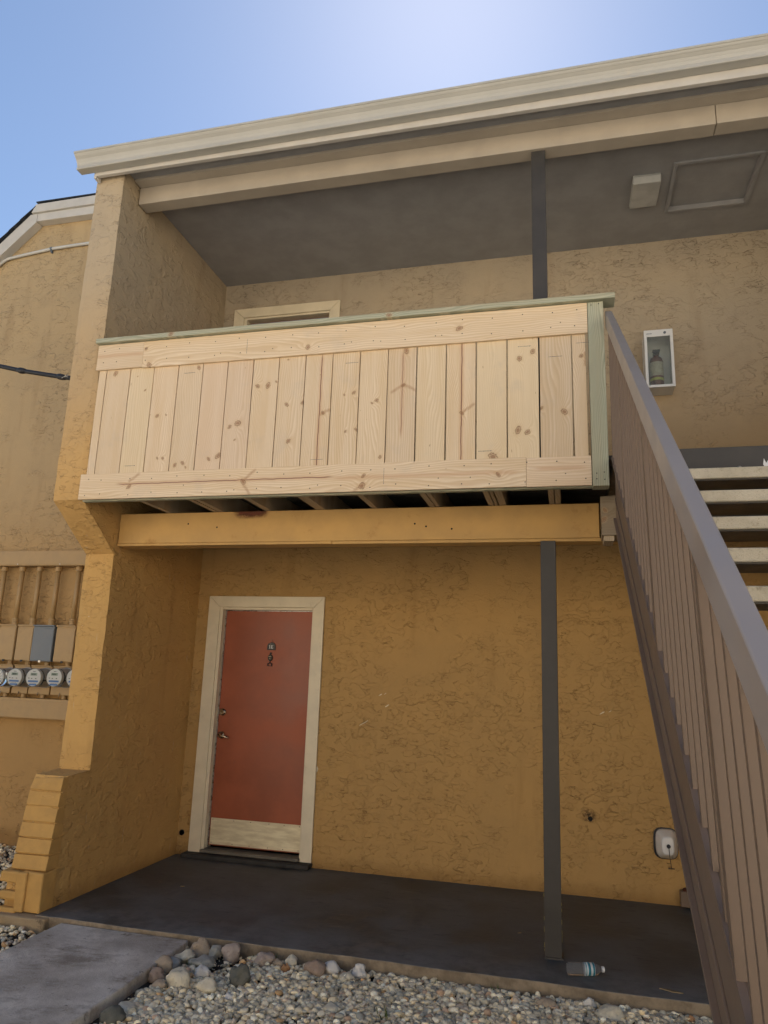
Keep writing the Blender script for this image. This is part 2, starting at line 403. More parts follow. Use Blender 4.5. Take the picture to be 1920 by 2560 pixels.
# ================================================================== BUILDING
bld = thing('apartment_building', 'ochre and tan stucco apartment building with a covered upper balcony and ground floor entry', 'building', (0, 0, 0))
def wall_grid(xs, zs, holes, y0, y1):
    """front wall with real openings: solid cells as a welded sheet + reveals"""
    bm = nb(); V = {}
    def vt(x, y, z):
        k = (round(x,4), round(y,4), round(z,4))
        if k not in V: V[k] = bm.verts.new(k)
        return V[k]
    solid = {}
    for i in range(len(xs)-1):
        for j in range(len(zs)-1):
            cx, cz = (xs[i]+xs[i+1])/2, (zs[j]+zs[j+1])/2
            solid[i,j] = not any(a < cx < b and c < cz < d for a,b,c,d in holes)
    for (i,j), sol in solid.items():
        if not sol: continue
        a,b,c,d = xs[i], xs[i+1], zs[j], zs[j+1]
        bm.faces.new((vt(a,y0,c), vt(b,y0,c), vt(b,y0,d), vt(a,y0,d)))
        bm.faces.new((vt(a,y1,c), vt(a,y1,d), vt(b,y1,d), vt(b,y1,c)))
        if not solid.get((i-1,j)): bm.faces.new((vt(a,y0,c), vt(a,y0,d), vt(a,y1,d), vt(a,y1,c)))
        if not solid.get((i+1,j)): bm.faces.new((vt(b,y0,c), vt(b,y1,c), vt(b,y1,d), vt(b,y0,d)))
        if not solid.get((i,j-1)): bm.faces.new((vt(a,y0,c), vt(a,y1,c), vt(b,y1,c), vt(b,y0,c)))
        if not solid.get((i,j+1)): bm.faces.new((vt(a,y0,d), vt(b,y0,d), vt(b,y1,d), vt(a,y1,d)))
    return bm
DX0, DX1 = .236, 1.157
LZ = 2.153; UZ0, UZ1 = 2.93, 5.088
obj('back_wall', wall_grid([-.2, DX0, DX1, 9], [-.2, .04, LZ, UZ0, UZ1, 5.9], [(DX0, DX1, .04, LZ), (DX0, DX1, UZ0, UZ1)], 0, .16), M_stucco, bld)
obj('inner_wall', B(-.1, 9, .3, .36, -.2, 5.9), M_dark, bld)
# wing wall: YZ outline, jittered arrises
prof = []
def seg(a, b, n):
    for i in range(n):
        t = i/n; prof.append((a[0]+(b[0]-a[0])*t, a[1]+(b[1]-a[1])*t))
seg((-1.715, -.2), (-1.700, .27), 8); seg((-1.700, .27), (-1.672, .70), 8); seg((-1.672, .70), (-1.625, .830), 4)
seg((-1.625, .830), (-1.385, .842), 3); seg((-1.385, .842), (-1.392, 2.42), 30); seg((-1.392, 2.42), (-1.833, 2.742), 8)
seg((-1.833, 2.742), (-1.836, 5.474), 50); prof.append((-1.836, 5.474))
TW = -.249
bm = nb(); NX = 6; NYS = 8; rows_ = []
for k, (y, z) in enumerate(prof):
    ed_ = z > 0
    loop = []
    def wv(x, yy, fr, corner):
        n1 = mnoise.noise(Vector((x*3+2, yy*2, z*3.1)))*.006 + mnoise.noise(Vector((x*9, yy*9, z*11)))*.003
        if fr:
            dx = (mnoise.noise(Vector((x*20., 4., z*1.9)))*.010 + mnoise.noise(Vector((x*12., 7, z*8)))*.005) if corner and ed_ else 0
            return bm.verts.new((x+dx, yy + (n1 if ed_ else 0) + (.010 if corner else 0), z))
        return bm.verts.new((x + (mnoise.noise(Vector((x*3, yy*3, z*3)))*.004 if yy < -.2 else 0), yy, z))
    for i in range(NX+1): loop.append(wv(TW + (0-TW)*i/NX, y, True, i in (0, NX)))
    for j in range(1, NYS+1): loop.append(wv(0, y + (.3-y)*j/NYS, False, False))
    for j in range(NYS, 0, -1): loop.append(wv(TW, y + (.3-y)*j/NYS, False, False))
    rows_.append(loop)
n = len(rows_[0])
for A_, B_ in zip(rows_, rows_[1:]):
    for i in range(n): bm.faces.new((A_[i], A_[(i+1)%n], B_[(i+1)%n], B_[i]))
bm.faces.new(rows_[0]); bm.faces.new(rows_[-1])
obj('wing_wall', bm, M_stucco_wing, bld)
# stepped masonry shoe at the foot of the wing wall: courses are pieces
for k in range(6):
    z1 = .828 - k*.0975; z0 = z1 - .0975
    yo = -1.655 - k*.011
    bm = nb()
    pts = [(-1.60, z0+.004), (yo-.014, z0+.004), (yo-.017, z0+.012), (yo-.002, z1-.003), (-1.60, z1-.003)]
    xl = -.242 - k*.004
    prism(bm, pts, 'X', xl, .0045+.001*(k%2))
    for v in bm.verts:
        if v.co.y < -1.62 and v.co.x < 0: v.co.z += .004*math.sin((v.co.x+k)*25) + RND.uniform(-.002, .002)
        if v.co.x < -.2 and v.co.y < -1.65 and k == 0 and v.co.z > z0+.05: v.co.z -= .02; v.co.y += .015
    o = obj('masonry_course', bm, M_course, bld, bevel=.004)
bm = B(-.155, .006, -1.742, -1.60, -.003, .243, jit=.005); obj('base_block', bm, M_course, bld, bevel=.01)
bm = B(-.185, -.110, -1.762, -1.60, -.003, .236, jit=.004); obj('base_spine', bm, M_course, bld, bevel=.01)
for z0, z1, xl in ((.165, .236, -.315), (.062, .118, -.305), (-.035, .018, -.300)):
    obj('base_fin', B(xl, -.165, -1.758, -1.60, z0, z1, jit=.003), M_course, bld, bevel=.012)
obj('base_backing', B(-.285, -.16, -1.722, -1.60, -.02, .20), M_stucco_wing, bld, bevel=.006)
# ceilings, beams, eave
obj('porch_ceiling', B(.0, 3.62, -1.236, 0, 2.705, 2.735), M_porch_ceil, bld)
obj('upper_ceiling', B(-.24, 4.262, -1.86, .10, 5.4765, 5.52), M_soffit, bld)
obj('upper_ceiling', B(4.262, 4.846, -1.86, -1.018, 5.478, 5.52), M_soffit, bld)
obj('upper_ceiling', B(4.262, 4.846, -.455, 0, 5.478, 5.52), M_soffit, bld)
obj('upper_ceiling', B(4.846, 9, -1.86, 0, 5.478, 5.52), M_soffit, bld)
obj('attic_hatch', B(4.262, 4.846, -1.018, -.455, 5.503, 5.522), M_soffit, bld)
for a in ((4.232, 4.262, -1.048, -.425), (4.846, 4.876, -1.048, -.425), (4.262, 4.846, -1.048, -1.018), (4.262, 4.846, -.455, -.425)):
    obj('hatch_trim', B(*a, 5.462, 5.479), M_soffit, bld, bevel=.003)
lb = obj('lower_beam', B(.012, 3.585, -1.37, -1.24, 2.505, 2.737), M_beam, bld, bevel=.004)
obj('beam_trim', B(.012, 1.75, -1.376, -1.235, 2.484, 2.503), M_beam, bld, bevel=.003)
obj('beam_trim', B(1.752, 3.80, -1.372, -1.235, 2.482, 2.503), M_beam, bld, bevel=.003)
bm = nb(); vs = [bm.verts.new(q) for q in ((.86, -1.3712, 2.58), (1.36, -1.3712, 2.58), (1.36, -1.3712, 2.736), (.86, -1.3712, 2.736))]; bm.faces.new(vs)
sm_ = NT('berry_stain', .8, .2); sm_.base((.15, .05, .03)); g_ = sm_.n('ShaderNodeNewGeometry').outputs['Position']; xx_, yy_, zz_ = sm_.sep(g_)
fx_ = sm_.mr(sm_.math('ABSOLUTE', sm_.math('SUBTRACT', xx_, 1.11)), .06, .20, 1, 0); fz_ = sm_.mr(zz_, 2.64, 2.735)
sm_.set(sm_.b, 'Alpha', sm_.mr(sm_.math('MULTIPLY', sm_.math('MULTIPLY', fx_, fz_), sm_.math('ADD', sm_.noise(g_, 22, 4, .65), .4)), .22, .8, 0, .85))
obj('beam_stain', bm, sm_.m, bld)
obj('upper_beam', B(.010, 4.418, -1.622, -1.50, 5.300, 5.452), M_beam_up, bld, bevel=.004)
obj('upper_beam', B(4.422, 9, -1.620, -1.50, 5.303, 5.452), M_beam_up, bld, bevel=.004)
obj('beam_moulding', B(.010, 9, -1.705, -1.505, 5.454, 5.477), M_beam_up, bld, bevel=.003)
obj('fascia', B(-.215, 9, -1.905, -1.872, 5.388, 5.545), M_trim_white, bld, bevel=.003)
obj('fascia_return', B(-.23, -.20, -1.90, -1.845, 5.372, 5.50, jit=.004), M_trim_white, bld, bevel=.003)
# K-style gutter
bm = nb(); rowsL = []
for x, b_, t_ in ((-.335, 5.412, 5.535), (9, 5.49, 5.595)):
    h_ = t_ - b_
    pr = [(-1.909, t_-.004), (-1.909, b_), (-1.974, b_), (-1.979, b_+.004), (-1.979, b_+.013), (-1.974, b_+.016), (-1.975, b_+.3*h_), (-1.982, b_+.45*h_), (-1.995, b_+.6*h_), (-2.012, b_+.72*h_), (-2.024, t_-.022), (-2.026, t_-.018), (-2.034, t_-.015), (-2.034, t_), (-2.018, t_), (-2.014, t_-.02), (-1.915, t_-.03)]
    rowsL.append([bm.verts.new((x, y, z)) for y, z in pr])
n = len(rowsL[0])
for i in range(n): bm.faces.new((rowsL[0][i], rowsL[0][(i+1)%n], rowsL[1][(i+1)%n], rowsL[1][i]))
for r_ in rowsL: bm.faces.new(r_)
obj('gutter', bm, M_gutter, bld, bevel=.002)
bm = nb(); prism(bm, [(-1.955, 5.535), (-1.955, 5.55), (5, 8.2), (5, 8.1)], 'X', -.27, 9)
obj('roof', bm, M_roof, bld)
bm = nb(); prism(bm, [(-1.90, 5.53), (.16, 6.3), (.16, 5.53)], 'X', -.245, -.21)
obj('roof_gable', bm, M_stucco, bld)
# ceiling light
bm = nb()
prism(bm, [(-.95, 5.478), (-.955, 5.455), (-.935, 5.408), (-.60, 5.425), (-.56, 5.478)], 'X', 3.94, 4.15)
lt = obj('ceiling_light', bm, paint('aged_diffuser', (.50, .50, .47), .5, .1, .1), bld, bevel=.008)
# beam knots / fasteners
bm = nb()
for x, z in ((.84, 2.62), (.60, 2.65), (2.35, 2.62), (2.61, 2.58), (2.43, 2.60)):
    lathe(bm, [(0, .007), (.001, .005)], (x, -1.3703, z), (0, -1, 0), 8)
tag(obj('nail_holes', bm, M_dark, bld), kind='stuff')
# round hole near door, pipe stub
bm = nb(); lathe(bm, [(-.004, .024), (.006, .024), (.006, .018), (-.002, .017)], (.041, 0, .178), (0, -1, 0), 18); obj('vent_cap', bm, M_black, bld)
bm = nb(); lathe(bm, [(-.002, .019), (.0015, .017)], (3.507, 0, .554), (0, -1, 0), 14); obj('wall_hole', bm, M_dark, bld)
# smudge round the hole: thin dirty film with ragged edge
bm = nb(); ring = [bm.verts.new((3.495 + math.cos(t)*(.07+RND.uniform(-.02,.02)), -.0012, .575 + math.sin(t)*(.06+RND.uniform(-.02,.02)))) for t in [i*.3927 for i in range(16)]]
bm.faces.new(ring)
sm = NT('soot_smudge', .9, .1)
gco = sm.n('ShaderNodeNewGeometry').outputs['Position']
dd = sm.n('ShaderNodeVectorMath', operation='DISTANCE'); sm.set(dd, 0, gco); dd.inputs[1].default_value = (3.495, -.0012, .57)
sm.base((.06, .045, .035)); sm.set(sm.b, 'Alpha', sm.math('MULTIPLY', sm.mr(dd.outputs['Value'], .015, .075, .75, 0), sm.mr(sm.noise(gco, 40, 4, .7), .35, .6)))
obj('wall_smudge', bm, sm.m, bld)
# pale paint chips
for x, z, sx, sz in ((1.80, 1.42, .018, .006), (1.84, 1.43, .012, .004), (1.86, 1.33, .02, .006), (1.66, 1.18, .05, .003), (1.26, .78, .01, .03), (3.62, 1.35, .02, .006), (3.68, 1.365, .012, .004)):
    bm = nb(); vs = [bm.verts.new((x + math.cos(t)*sx*RND.uniform(.6,1.1), -.0015, z + math.sin(t)*sz*RND.uniform(.6,1.1) + math.cos(t)*sx*.5)) for t in [i*.6283 for i in range(10)]]
    bm.faces.new(vs); obj('paint_chip', bm, M_trim, bld)

# ---- doors (things: each door leaf with its frame)
def door(name, label, z0, ztop, panel_mat, lower):
    d = thing(name, label, 'door', (DX0, 0, z0))
    y0 = -.022
    to, bo = ztop + .100, z0
    bo_l = z0 - (.015 if lower else 0)
    for nme, pts in (('trim_board', [(DX0-.112, bo_l), (DX0, bo_l), (DX0, ztop), (DX0-.112, to)]),
                     ('trim_board', [(DX1, bo_l-.02), (DX1+.100, bo_l-.02), (DX1+.100, to), (DX1, ztop)]),
                     ('trim_board', [(DX0-.110, to), (DX0+.0015, ztop+.0015), (DX1-.0015, ztop+.0015), (DX1+.098, to)])):
        bm = nb(); prism(bm, pts, 'Y', y0, -.0005); obj(nme, bm, M_trim, d, bevel=.0025)
    j = .03
    obj('jamb', B(DX0+.001, DX0+j, -.012, .115, z0, ztop), M_trim, d, bevel=.002)
    obj('jamb', B(DX1-.012, DX1-.001, -.012, .115, z0, ztop), M_trim, d, bevel=.002)
    obj('jamb', B(DX0+j+.001, DX1-.013, -.012, .115, ztop-.022, ztop-.001), M_trim, d, bevel=.002)
    if lower:
        obj('weather_strip', B(DX0+j+.0005, DX0+j+.010, .045, .062, z0+.02, ztop-.024), M_steel, d)
        obj('weather_strip', B(DX0+j+.012, DX1-.014, .045, .060, ztop-.030, ztop-.0235), M_steel, d)
    pn = obj('door_panel', B(DX0+j+.008, DX1-.016, .060, .105, z0+.045 if lower else z0+.02, ztop-.028), panel_mat, d, bevel=.003)
    return d
ed = door('entry_door', 'red brown ground floor entry door marked 1E in a cream frame', .04, LZ, M_red, True)
obj('threshold', B(DX0+.01, DX1-.006, -.050, .09, .042, .066), paint('dull_threshold', (.16, .14, .11), .5, .15, .1, .4, 6), ed, bevel=.006)
obj('kick_plate', B(.283, 1.134, .0555, .0595, .094, .310), M_kick, ed, bevel=.0015)
bm = nb()
for x in (.30, .50, .66, .83, .97, 1.11):
    for z in (.106, .297): lathe(bm, [(0, .0035), (.0015, .002)], (x, .0555, z), (0, -1, 0), 8)
tag(obj('kick_plate_screws', bm, M_dark, ed), kind='stuff')
bm = nb(); lathe(bm, [(0, .034), (.008, .034), (.014, .030), (.020, .022), (.026, .020)], (.312, .060, 1.209), (0, -1, 0), 28)
db = obj('deadbolt', bm, M_brass, ed, smooth=False, bevel=.001)
obj('keyhole', B(.3105, .3135, .032, .0345, 1.203, 1.215), M_dark, db)
bm = nb(); lathe(bm, [(0, .033), (.006, .033), (.014, .026), (.022, .013), (.045, .012), (.058, .013)], (.316, .060, 1.010), (0, -1, 0), 28)
tube(bm, [(.316, .008, 1.010), (.345, .004, 1.008), (.385, .006, .998), (.408, .012, .992)], [.011, .010, .008, .007], 12)
obj('lever_handle', bm, M_brass, ed, smooth=True)
bm = nb(); pts = [(.703, 1.773), (.785, 1.773)] + [(.744 + .041*math.cos(t), 1.803 + .040*math.sin(t)) for t in [i*math.pi/12 for i in range(13)]]
prism(bm, pts, 'Y', .050, .0595)
npl = obj('number_plate', bm, paint('black_plate', (.02, .017, .015), .35, .1, .1), ed, bevel=.001)
def serif_text(strokes, y, mat, parent, nm='lettering'):
    bm = nb()
    for a in strokes: box(bm, a[0], a[1], y-.0012, y, a[2], a[3])
    return obj(nm, bm, mat, parent)
Z0 = 1.787
serif_text([(.727,.7315,Z0,Z0+.030), (.7235,.735,Z0-.0002,Z0+.003), (.7235,.7268,Z0+.024,Z0+.0285),
            (.744,.7488,Z0,Z0+.030), (.7408,.7625,Z0-.0002,Z0+.003), (.7408,.7620,Z0+.0272,Z0+.0302), (.7495,.7575,Z0+.0138,Z0+.0162),
            (.7600,.7627,Z0,Z0+.009), (.7595,.7622,Z0+.0225,Z0+.0302), (.7560,.7582,Z0+.011,Z0+.019)], .0495, M_white, npl)
bm = nb(); tube(bm, [(.746, .056, 1.842), (.748, .050, 1.856), (.742, .050, 1.866), (.750, .052, 1.874)], .002, 6); obj('plate_hook', bm, M_steel, npl)
bm = nb(); pts = [(.741 + .023*math.cos(t), 1.708 + .027*math.sin(t)*(1.25 if math.sin(t) < 0 else 1)) for t in [i*math.pi/12 for i in range(24)]]
prism(bm, pts, 'Y', .044, .0595)
kn = obj('door_knocker', bm, paint('dark_bronze', (.03, .027, .022), .3, .2, .1, metal=.6), ed, bevel=.004)
bm = nb(); lathe(bm, [(0, .010), (.008, .009)], (.741, .0595, 1.743), (0, -1, 0), 12); obj('knocker_top', bm, M_black, kn)
bm = nb()
for x in (.733, .749): lathe(bm, [(0, .0045), (.004, .002)], (x, .0435, 1.715), (0, -1, 0), 8)
lathe(bm, [(0, .0045), (.004, .002)], (.741, .0435, 1.697), (0, -1, 0), 8)
obj('knocker_studs', bm, M_brass, kn)
bm = nb(); tube(bm, [(.741, .050, 1.680), (.739, .048, 1.655)], .004, 8)
for a in ((.719,.761,1.652,1.657), (.719,.761,1.630,1.635), (.719,.7235,1.630,1.657), (.7565,.761,1.630,1.657)): box(bm, a[0], a[1], .046, .0595, a[2], a[3])
obj('knocker_strike', bm, M_black, kn)
tag(obj('door_step', B(.10, 1.262, -.115, .16, 0.0005, .040, jit=.004), paint('dark_step_paint', (.050, .047, .043), .7, .2, .5, .3, 9), bevel=.012), kind='structure')
ud = door('upper_door', 'upper floor door behind the balcony rail with a pale frame and blind', UZ0, UZ1, M_red, False)
obj('transom_blind', B(.285, 1.13, .040, .055, 4.985, 5.045), M_greymetal, ud)
for z in (4.90, 4.93, 4.96, 4.99, 5.02): obj('blind_slat', B(.29, 1.125, .030, .045, z, z+.018), paint('blind_grey', (.25, .27, .30), .5, .05, 0) if z == 4.90 else bpy.data.materials['blind_grey'], ud)

obj('light_block_wall', B(5.42, 5.67, -1.83, -.002, -.2, 5.476), M_stucco, bld)  # unseen wall, added to block light coming from the right
# ================================================================== BALCONY
bal = thing('balcony', 'timber balcony with a new knotty pine board front and green treated top rail', 'balcony', (0, -1.80, 2.74))
KV = [(0.161,3.694,0.015),(0.35,3.658,0.004),(0.426,3.546,0.007),(0.546,3.34,0.013),(0.616,3.344,0.005),(0.842,3.69,0.013),(1.309,3.516,0.015),(1.387,3.516,0.015),(1.447,3.54,0.007),(1.525,3.699,0.006),(1.122,3.228,0.011),(1.181,3.25,0.021),(1.167,3.13,0.006),(0.583,3.022,0.007),(0.627,3.02,0.009),(0.726,2.966,0.011),(0.785,2.979,0.014),(0.811,2.947,0.006),(0.982,3.001,0.011),(1.052,3.021,0.020),(1.535,3.367,0.013),(1.651,3.376,0.011),(1.565,3.103,0.015),(1.771,3.568,0.004),(1.946,3.41,0.006),(2.011,3.422,0.012),(1.965,3.151,0.007),(2.04,3.159,0.011),(1.8,3.29,0.009),(2.141,3.34,0.007),(2.173,3.357,0.011),(2.21,2.963,0.009),(2.366,3.697,0.015),(2.35,3.451,0.013),(2.941,2.93,0.028),(3.106,3.582,0.014),(3.19,3.625,0.014),(3.095,3.102,0.016),(3.153,3.086,0.016),(3.239,3.239,0.01),(3.378,3.208,0.018),(3.488,3.571,0.011),(2.741,3.234,0.013)]
edges = [.020, .086, .287, .482, .681, .877, 1.070, 1.266, 1.460, 1.656, 1.852, 2.047, 2.242, 2.440, 2.637, 2.833, 3.030, 3.230, 3.432, 3.520]
streakV = {4: [(.605, 2.9, 3.75, .2)], 9: [(1.775, 2.85, 3.72, .95)], 12: [(2.345, 3.1, 3.7, .55)], 14: [(2.738, 2.85, 3.75, .98)]}
tints = [1.0, .98, .93, 1.0, .98, .99, .94, 1.0, .98, .96, .97, .98, .93, .96, 1.0, .97, 1.0, .91, .98]
for i in range(19):
    a, b = edges[i]+.003, edges[i+1]-.003
    if i >= 12: b -= .003
    ks = [k for k in KV if edges[i] <= k[0] < edges[i+1]]
    fl = [f for f in ((1.778,3.278,1.853,3.315),(2.345,3.452,2.266,3.403),(2.356,3.457,2.437,3.41),(2.744,3.24,2.825,3.298),(3.515,3.60,3.512,3.50)) if edges[i] <= f[0] < edges[i+1]]
    m = wood('pine_board', 'v', ks, streakV.get(i, ()), tints[i], seed=i*3.7, freq=60 if i in (2, 4, 6, 8, 10, 12, 17) else 95, flares=fl)
    o = obj('board', B(a, b, -1.852, -1.833, 2.80, 3.86), m, bal, origin=((a+b)/2, -1.84, 3.3), bevel=.0015)
    o.rotation_euler = (0, R(RND.uniform(-.12, .12)), R(RND.uniform(-.3, .3)))
KR = [(0.408,3.862,0.011),(0.448,3.733,0.017),(1.672,3.771,0.017),(2.721,3.817,0.016)]
KB = [(0.396,2.814,0.015),(1.267,2.823,0.019),(2.11,2.835,0.013),(2.101,2.768,0.021),(2.974,2.811,0.015)]
m_tr = wood('pine_rail', 'h', KR, [], 1.0, 51, freq=55); m_tr2 = wood('pine_rail', 'h', [], [(3.83, -.1, .4, .3)], .98, 57, freq=70)
m_br = wood('pine_rail', 'h', KB, [(2.835, .3, 1.9, .85), (2.825, 1.9, 3.1, .35)], 1.0, 63, freq=60, flares=[(.39,2.85,.471,2.91),(1.266,2.829,1.353,2.909),(1.268,2.805,1.323,2.733),(2.117,2.79,2.046,2.735)]); m_br2 = wood('pine_rail', 'h', [], [(2.84, 3.2, 3.5, .3)], 1.02, 68, freq=60)
obj('top_rail_board', B(.004, .3875, -1.872, -1.853, 3.722, 3.921), m_tr2, bal, bevel=.0015)
obj('top_rail_board', B(.3890, 3.530, -1.873, -1.853, 3.716, 3.921), m_tr, bal, bevel=.0015)
obj('bottom_rail_board', B(-.006, 3.1435, -1.873, -1.853, 2.732, 2.918), m_br, bal, bevel=.0015)
obj('bottom_rail_board', B(3.1450, 3.528, -1.872, -1.853, 2.729, 2.912), m_br2, bal, bevel=.0015)
M_green = wood('treated_pine', 'h', [(.62, 3.95, .018), (2.25, 3.94, .012)], [], 1, 80, green=True, freq=70)
M_green_v = wood('treated_pine_post', 'v', [], [], 1, 85, green=True, freq=110)
obj('cap_rail', B(-.004, 3.700, -1.905, -1.770, 3.925, 3.962), M_green, bal, bevel=.004)
obj('corner_post', B(3.533, 3.628, -1.876, -1.78, 2.722, 3.921), M_green_v, bal, bevel=.003)
obj('rail_backing', B(.02, 3.53, -1.831, -1.795, 3.80, 3.89), M_green, bal)
obj('rim_joist', B(.004, 3.63, -1.831, -1.795, 2.726, 2.90), M_green, bal)
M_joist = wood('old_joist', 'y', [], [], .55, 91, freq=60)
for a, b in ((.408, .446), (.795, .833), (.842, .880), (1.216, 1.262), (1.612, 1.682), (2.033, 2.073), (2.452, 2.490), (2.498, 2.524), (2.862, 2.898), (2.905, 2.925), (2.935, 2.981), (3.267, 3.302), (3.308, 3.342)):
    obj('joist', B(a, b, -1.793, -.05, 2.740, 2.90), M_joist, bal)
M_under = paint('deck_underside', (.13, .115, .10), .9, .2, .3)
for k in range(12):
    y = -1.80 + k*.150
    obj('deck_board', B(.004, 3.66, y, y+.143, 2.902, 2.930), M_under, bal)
obj('end_block', B(3.588, 3.70, -1.62, -1.38, 2.475, 2.722, jit=.006), wood('weathered_timber', 'h', [(3.6, 2.57, .014), (3.61, 2.63, .010)], [], .30, 77, freq=60), bal, bevel=.004)
obj('end_block_packer', B(3.600, 3.66, -1.60, -1.42, 2.44, 2.474), M_joist, bal)
for part, zr, xs in (('nails', (3.77, 3.875), edges), ('nails', (2.765, 2.875), edges)):
    bm = nb()
    for i, x in enumerate(xs[:-1]):
        xc = (x + xs[i+1])/2 + RND.uniform(-.02, .02)
        for z in zr: lathe(bm, [(0, .0042), (.0008, .003)], (xc + RND.uniform(-.012, .012), -1.8732, z + RND.uniform(-.01, .01)), (0, -1, 0), 7)
        if RND.random() < .3: lathe(bm, [(0, .0038), (.0008, .003)], (xc + .05, -1.8732, zr[0] + RND.uniform(.0, .05)), (0, -1, 0), 7)
    tag(obj(part, bm, M_rust if False else paint('nail_head', (.06, .05, .045), .5, 0, 0), bal), kind='stuff')
bm = nb()
for x, z in ((3.555, 3.90), (3.60, 3.905), (3.557, 2.80), (3.60, 2.805), (3.556, 2.765), (3.602, 2.76)): lathe(bm, [(0, .004), (.0008, .003)], (x, -1.8762, z), (0, -1, 0), 7)
tag(obj('post_screws', bm, bpy.data.materials['nail_head'], bal), kind='stuff')
# inked grade stamps (illegible dashes on the boards)
M_ink = paint('faded_ink', (.16, .15, .17), .8, .1, 0)
for x, z in ((.77, 3.655), (.37, 2.975), (1.775, 2.965), (1.985, 3.64), (2.89, 2.975), (3.14, 3.665), (3.33, 3.58), (3.50, 3.66)):
    bm = nb(); q = x - .042
    while q < x + .042:
        l = RND.uniform(.002, .007); box(bm, q, q+l, -1.8528, -1.8522, z - .002 + RND.uniform(-.001,.001), z + .0015); q += l + .0022
    obj('grade_stamp', bm, M_ink, bal)
for x, z0, z1 in ((1.215, 3.76, 3.87), (2.245, 2.775, 2.88)):
    bm = nb(); q = z0
    while q < z1: l = RND.uniform(.003, .008); box(bm, x-.0015, x+.0015, -1.8738, -1.8732, q, q+l); q += l+.003
    obj('grade_stamp', bm, M_ink, bal)

# posts
p1 = thing('support_post', 'tall dark brown square post standing on the patio under the ochre beam', 'post', (3.24, -1.36, 0), 'square porch posts')
bm = nb()
v = []
for z, xa in ((0, 3.198), (2.482, 3.206)):
    v.append([bm.verts.new(q) for q in ((xa, -1.405, z), (xa+.098, -1.405, z), (xa+.098, -1.310, z), (xa, -1.310, z))])
for i in range(4): bm.faces.new((v[0][i], v[0][(i+1)%4], v[1][(i+1)%4], v[1][i]))
bm.faces.new(v[0]); bm.faces.new(v[1])
obj('shaft', bm, M_post, p1, bevel=.003)
bm = nb()
for k in range(14):
    sx = 3.1965 if k % 2 else 3.2985; z = .04 + .38*RND.random()
    box(bm, sx, sx+.0015, -1.407, -1.403, z, z + RND.uniform(.008, .03))
obj('paint_drip', bm, paint('yellow_paint', (.55, .45, .15), .7, .1, 0), p1)
obj('base_shoe', B(3.192, 3.306, -1.411, -1.303, .0008, .012, jit=.002), M_post, p1)
p2 = thing('support_post', 'dark square post on the upper balcony between the deck and the roof beam', 'post', (3.23, -1.55, 2.93), 'square porch posts')
obj('shaft', B(3.186, 3.284, -1.60, -1.512, 2.931, 5.299), M_post, p2, bevel=.003)

# ================================================================== STAIRS
st = thing('staircase', 'outdoor staircase with brown steel stringer, close balusters and concrete treads', 'staircase', (3.65, -5.7, 0))
SL = .712; YT = -1.86
def srz(y, z2): return z2 + (y + 2.0)*SL
def sx(y, x2=3.645): return x2 + .0115*(-2.0 - y)
YB = -5.55
def slanted(bm, ya, yb, x0, x1, zlo2, zhi2, xf=None):
    xf = xf or (lambda y, x: x)
    A = [bm.verts.new((xf(y, x), y, srz(y, z))) for y in (ya, yb) for x in (x0, x1) for z in (zlo2, zhi2)]
    for f in ((0,1,3,2),(4,6,7,5),(0,4,5,1),(2,3,7,6),(0,2,6,4),(1,5,7,3)): bm.faces.new([A[i] for i in f])
xf = lambda y, x: x + .0115*(-2.0 - y)
bm = nb(); slanted(bm, YT, YB, 3.662, 3.668, 2.415, 2.800, xf)
sg = obj('stringer', bm, M_brown, st, bevel=.001)
bm = nb(); slanted(bm, YT, YB, 3.645, 3.6618, 2.412, 2.428, xf); obj('stringer_flange', bm, M_brown, st, bevel=.001)
bm = nb(); slanted(bm, YT, YB, 3.645, 3.6618, 2.787, 2.803, xf); obj('stringer_flange', bm, M_brown, st, bevel=.001)
bm = nb(); slanted(bm, YT, YB, 3.656, 3.6618, 2.535, 2.550, xf); obj('stringer_rib', bm, M_brown, st, bevel=.001)
bm = nb(); slanted(bm, YT, YB, 4.86, 4.90, 2.415, 2.800); obj('stringer', bm, M_brown, st, bevel=.003)
bm = nb(); slanted(bm, YT+.03, YB, 3.640, 3.682, 3.645, 3.752); obj('handrail', bm, M_rail, st, bevel=.005, seg=3)
bm = nb(); slanted(bm, YT+.01, YB, 3.690, 3.715, 2.79, 2.815); 
bm.free()
y = YT - .02; k = 0
bal0 = None
while y > YB + .05:
    if k % 9 == 7: wd, x0, x1 = .042, 3.646, 3.686
    else: wd, x0, x1 = .020, 3.652, 3.673
    dxx = .5*.0115*(-2-y)
    bm = nb()
    zl, zh = srz(y, 2.803)+.0, srz(y, 3.65)
    A = [bm.verts.new(q) for q in ((x0+dxx*2, y, zl-.0), (x1+dxx*2, y, zl), (x1+dxx*2, y+wd, zl+wd*SL), (x0+dxx*2, y+wd, zl+wd*SL))]
    C_ = [bm.verts.new(q) for q in ((x0, y, zh), (x1, y, zh), (x1, y+wd, zh+wd*SL), (x0, y+wd, zh+wd*SL))]
    for i in range(4): bm.faces.new((A[i], A[(i+1)%4], C_[(i+1)%4], C_[i]))
    bm.faces.new(A); bm.faces.new(C_)
    obj('baluster' if wd < .03 else 'newel', bm, M_brown, st, origin=(x0, y, zl))
    y -= .105; k += 1
tread0 = None
for n_ in range(14):
    yf = -2.140 - .272*n_; zt = 2.735 - .1945*n_
    if tread0 is None:
        tread0 = obj('tread', B(3.672, 4.858, yf, yf+.290, zt-.060, zt), M_tread, st, origin=(4.2, yf, zt), bevel=.006)
    else:
        t_ = copy_of(tread0, st, (0, -.272*n_, -.1945*n_)); t_.location.x += .0115*.272*n_*.9
pan0 = None
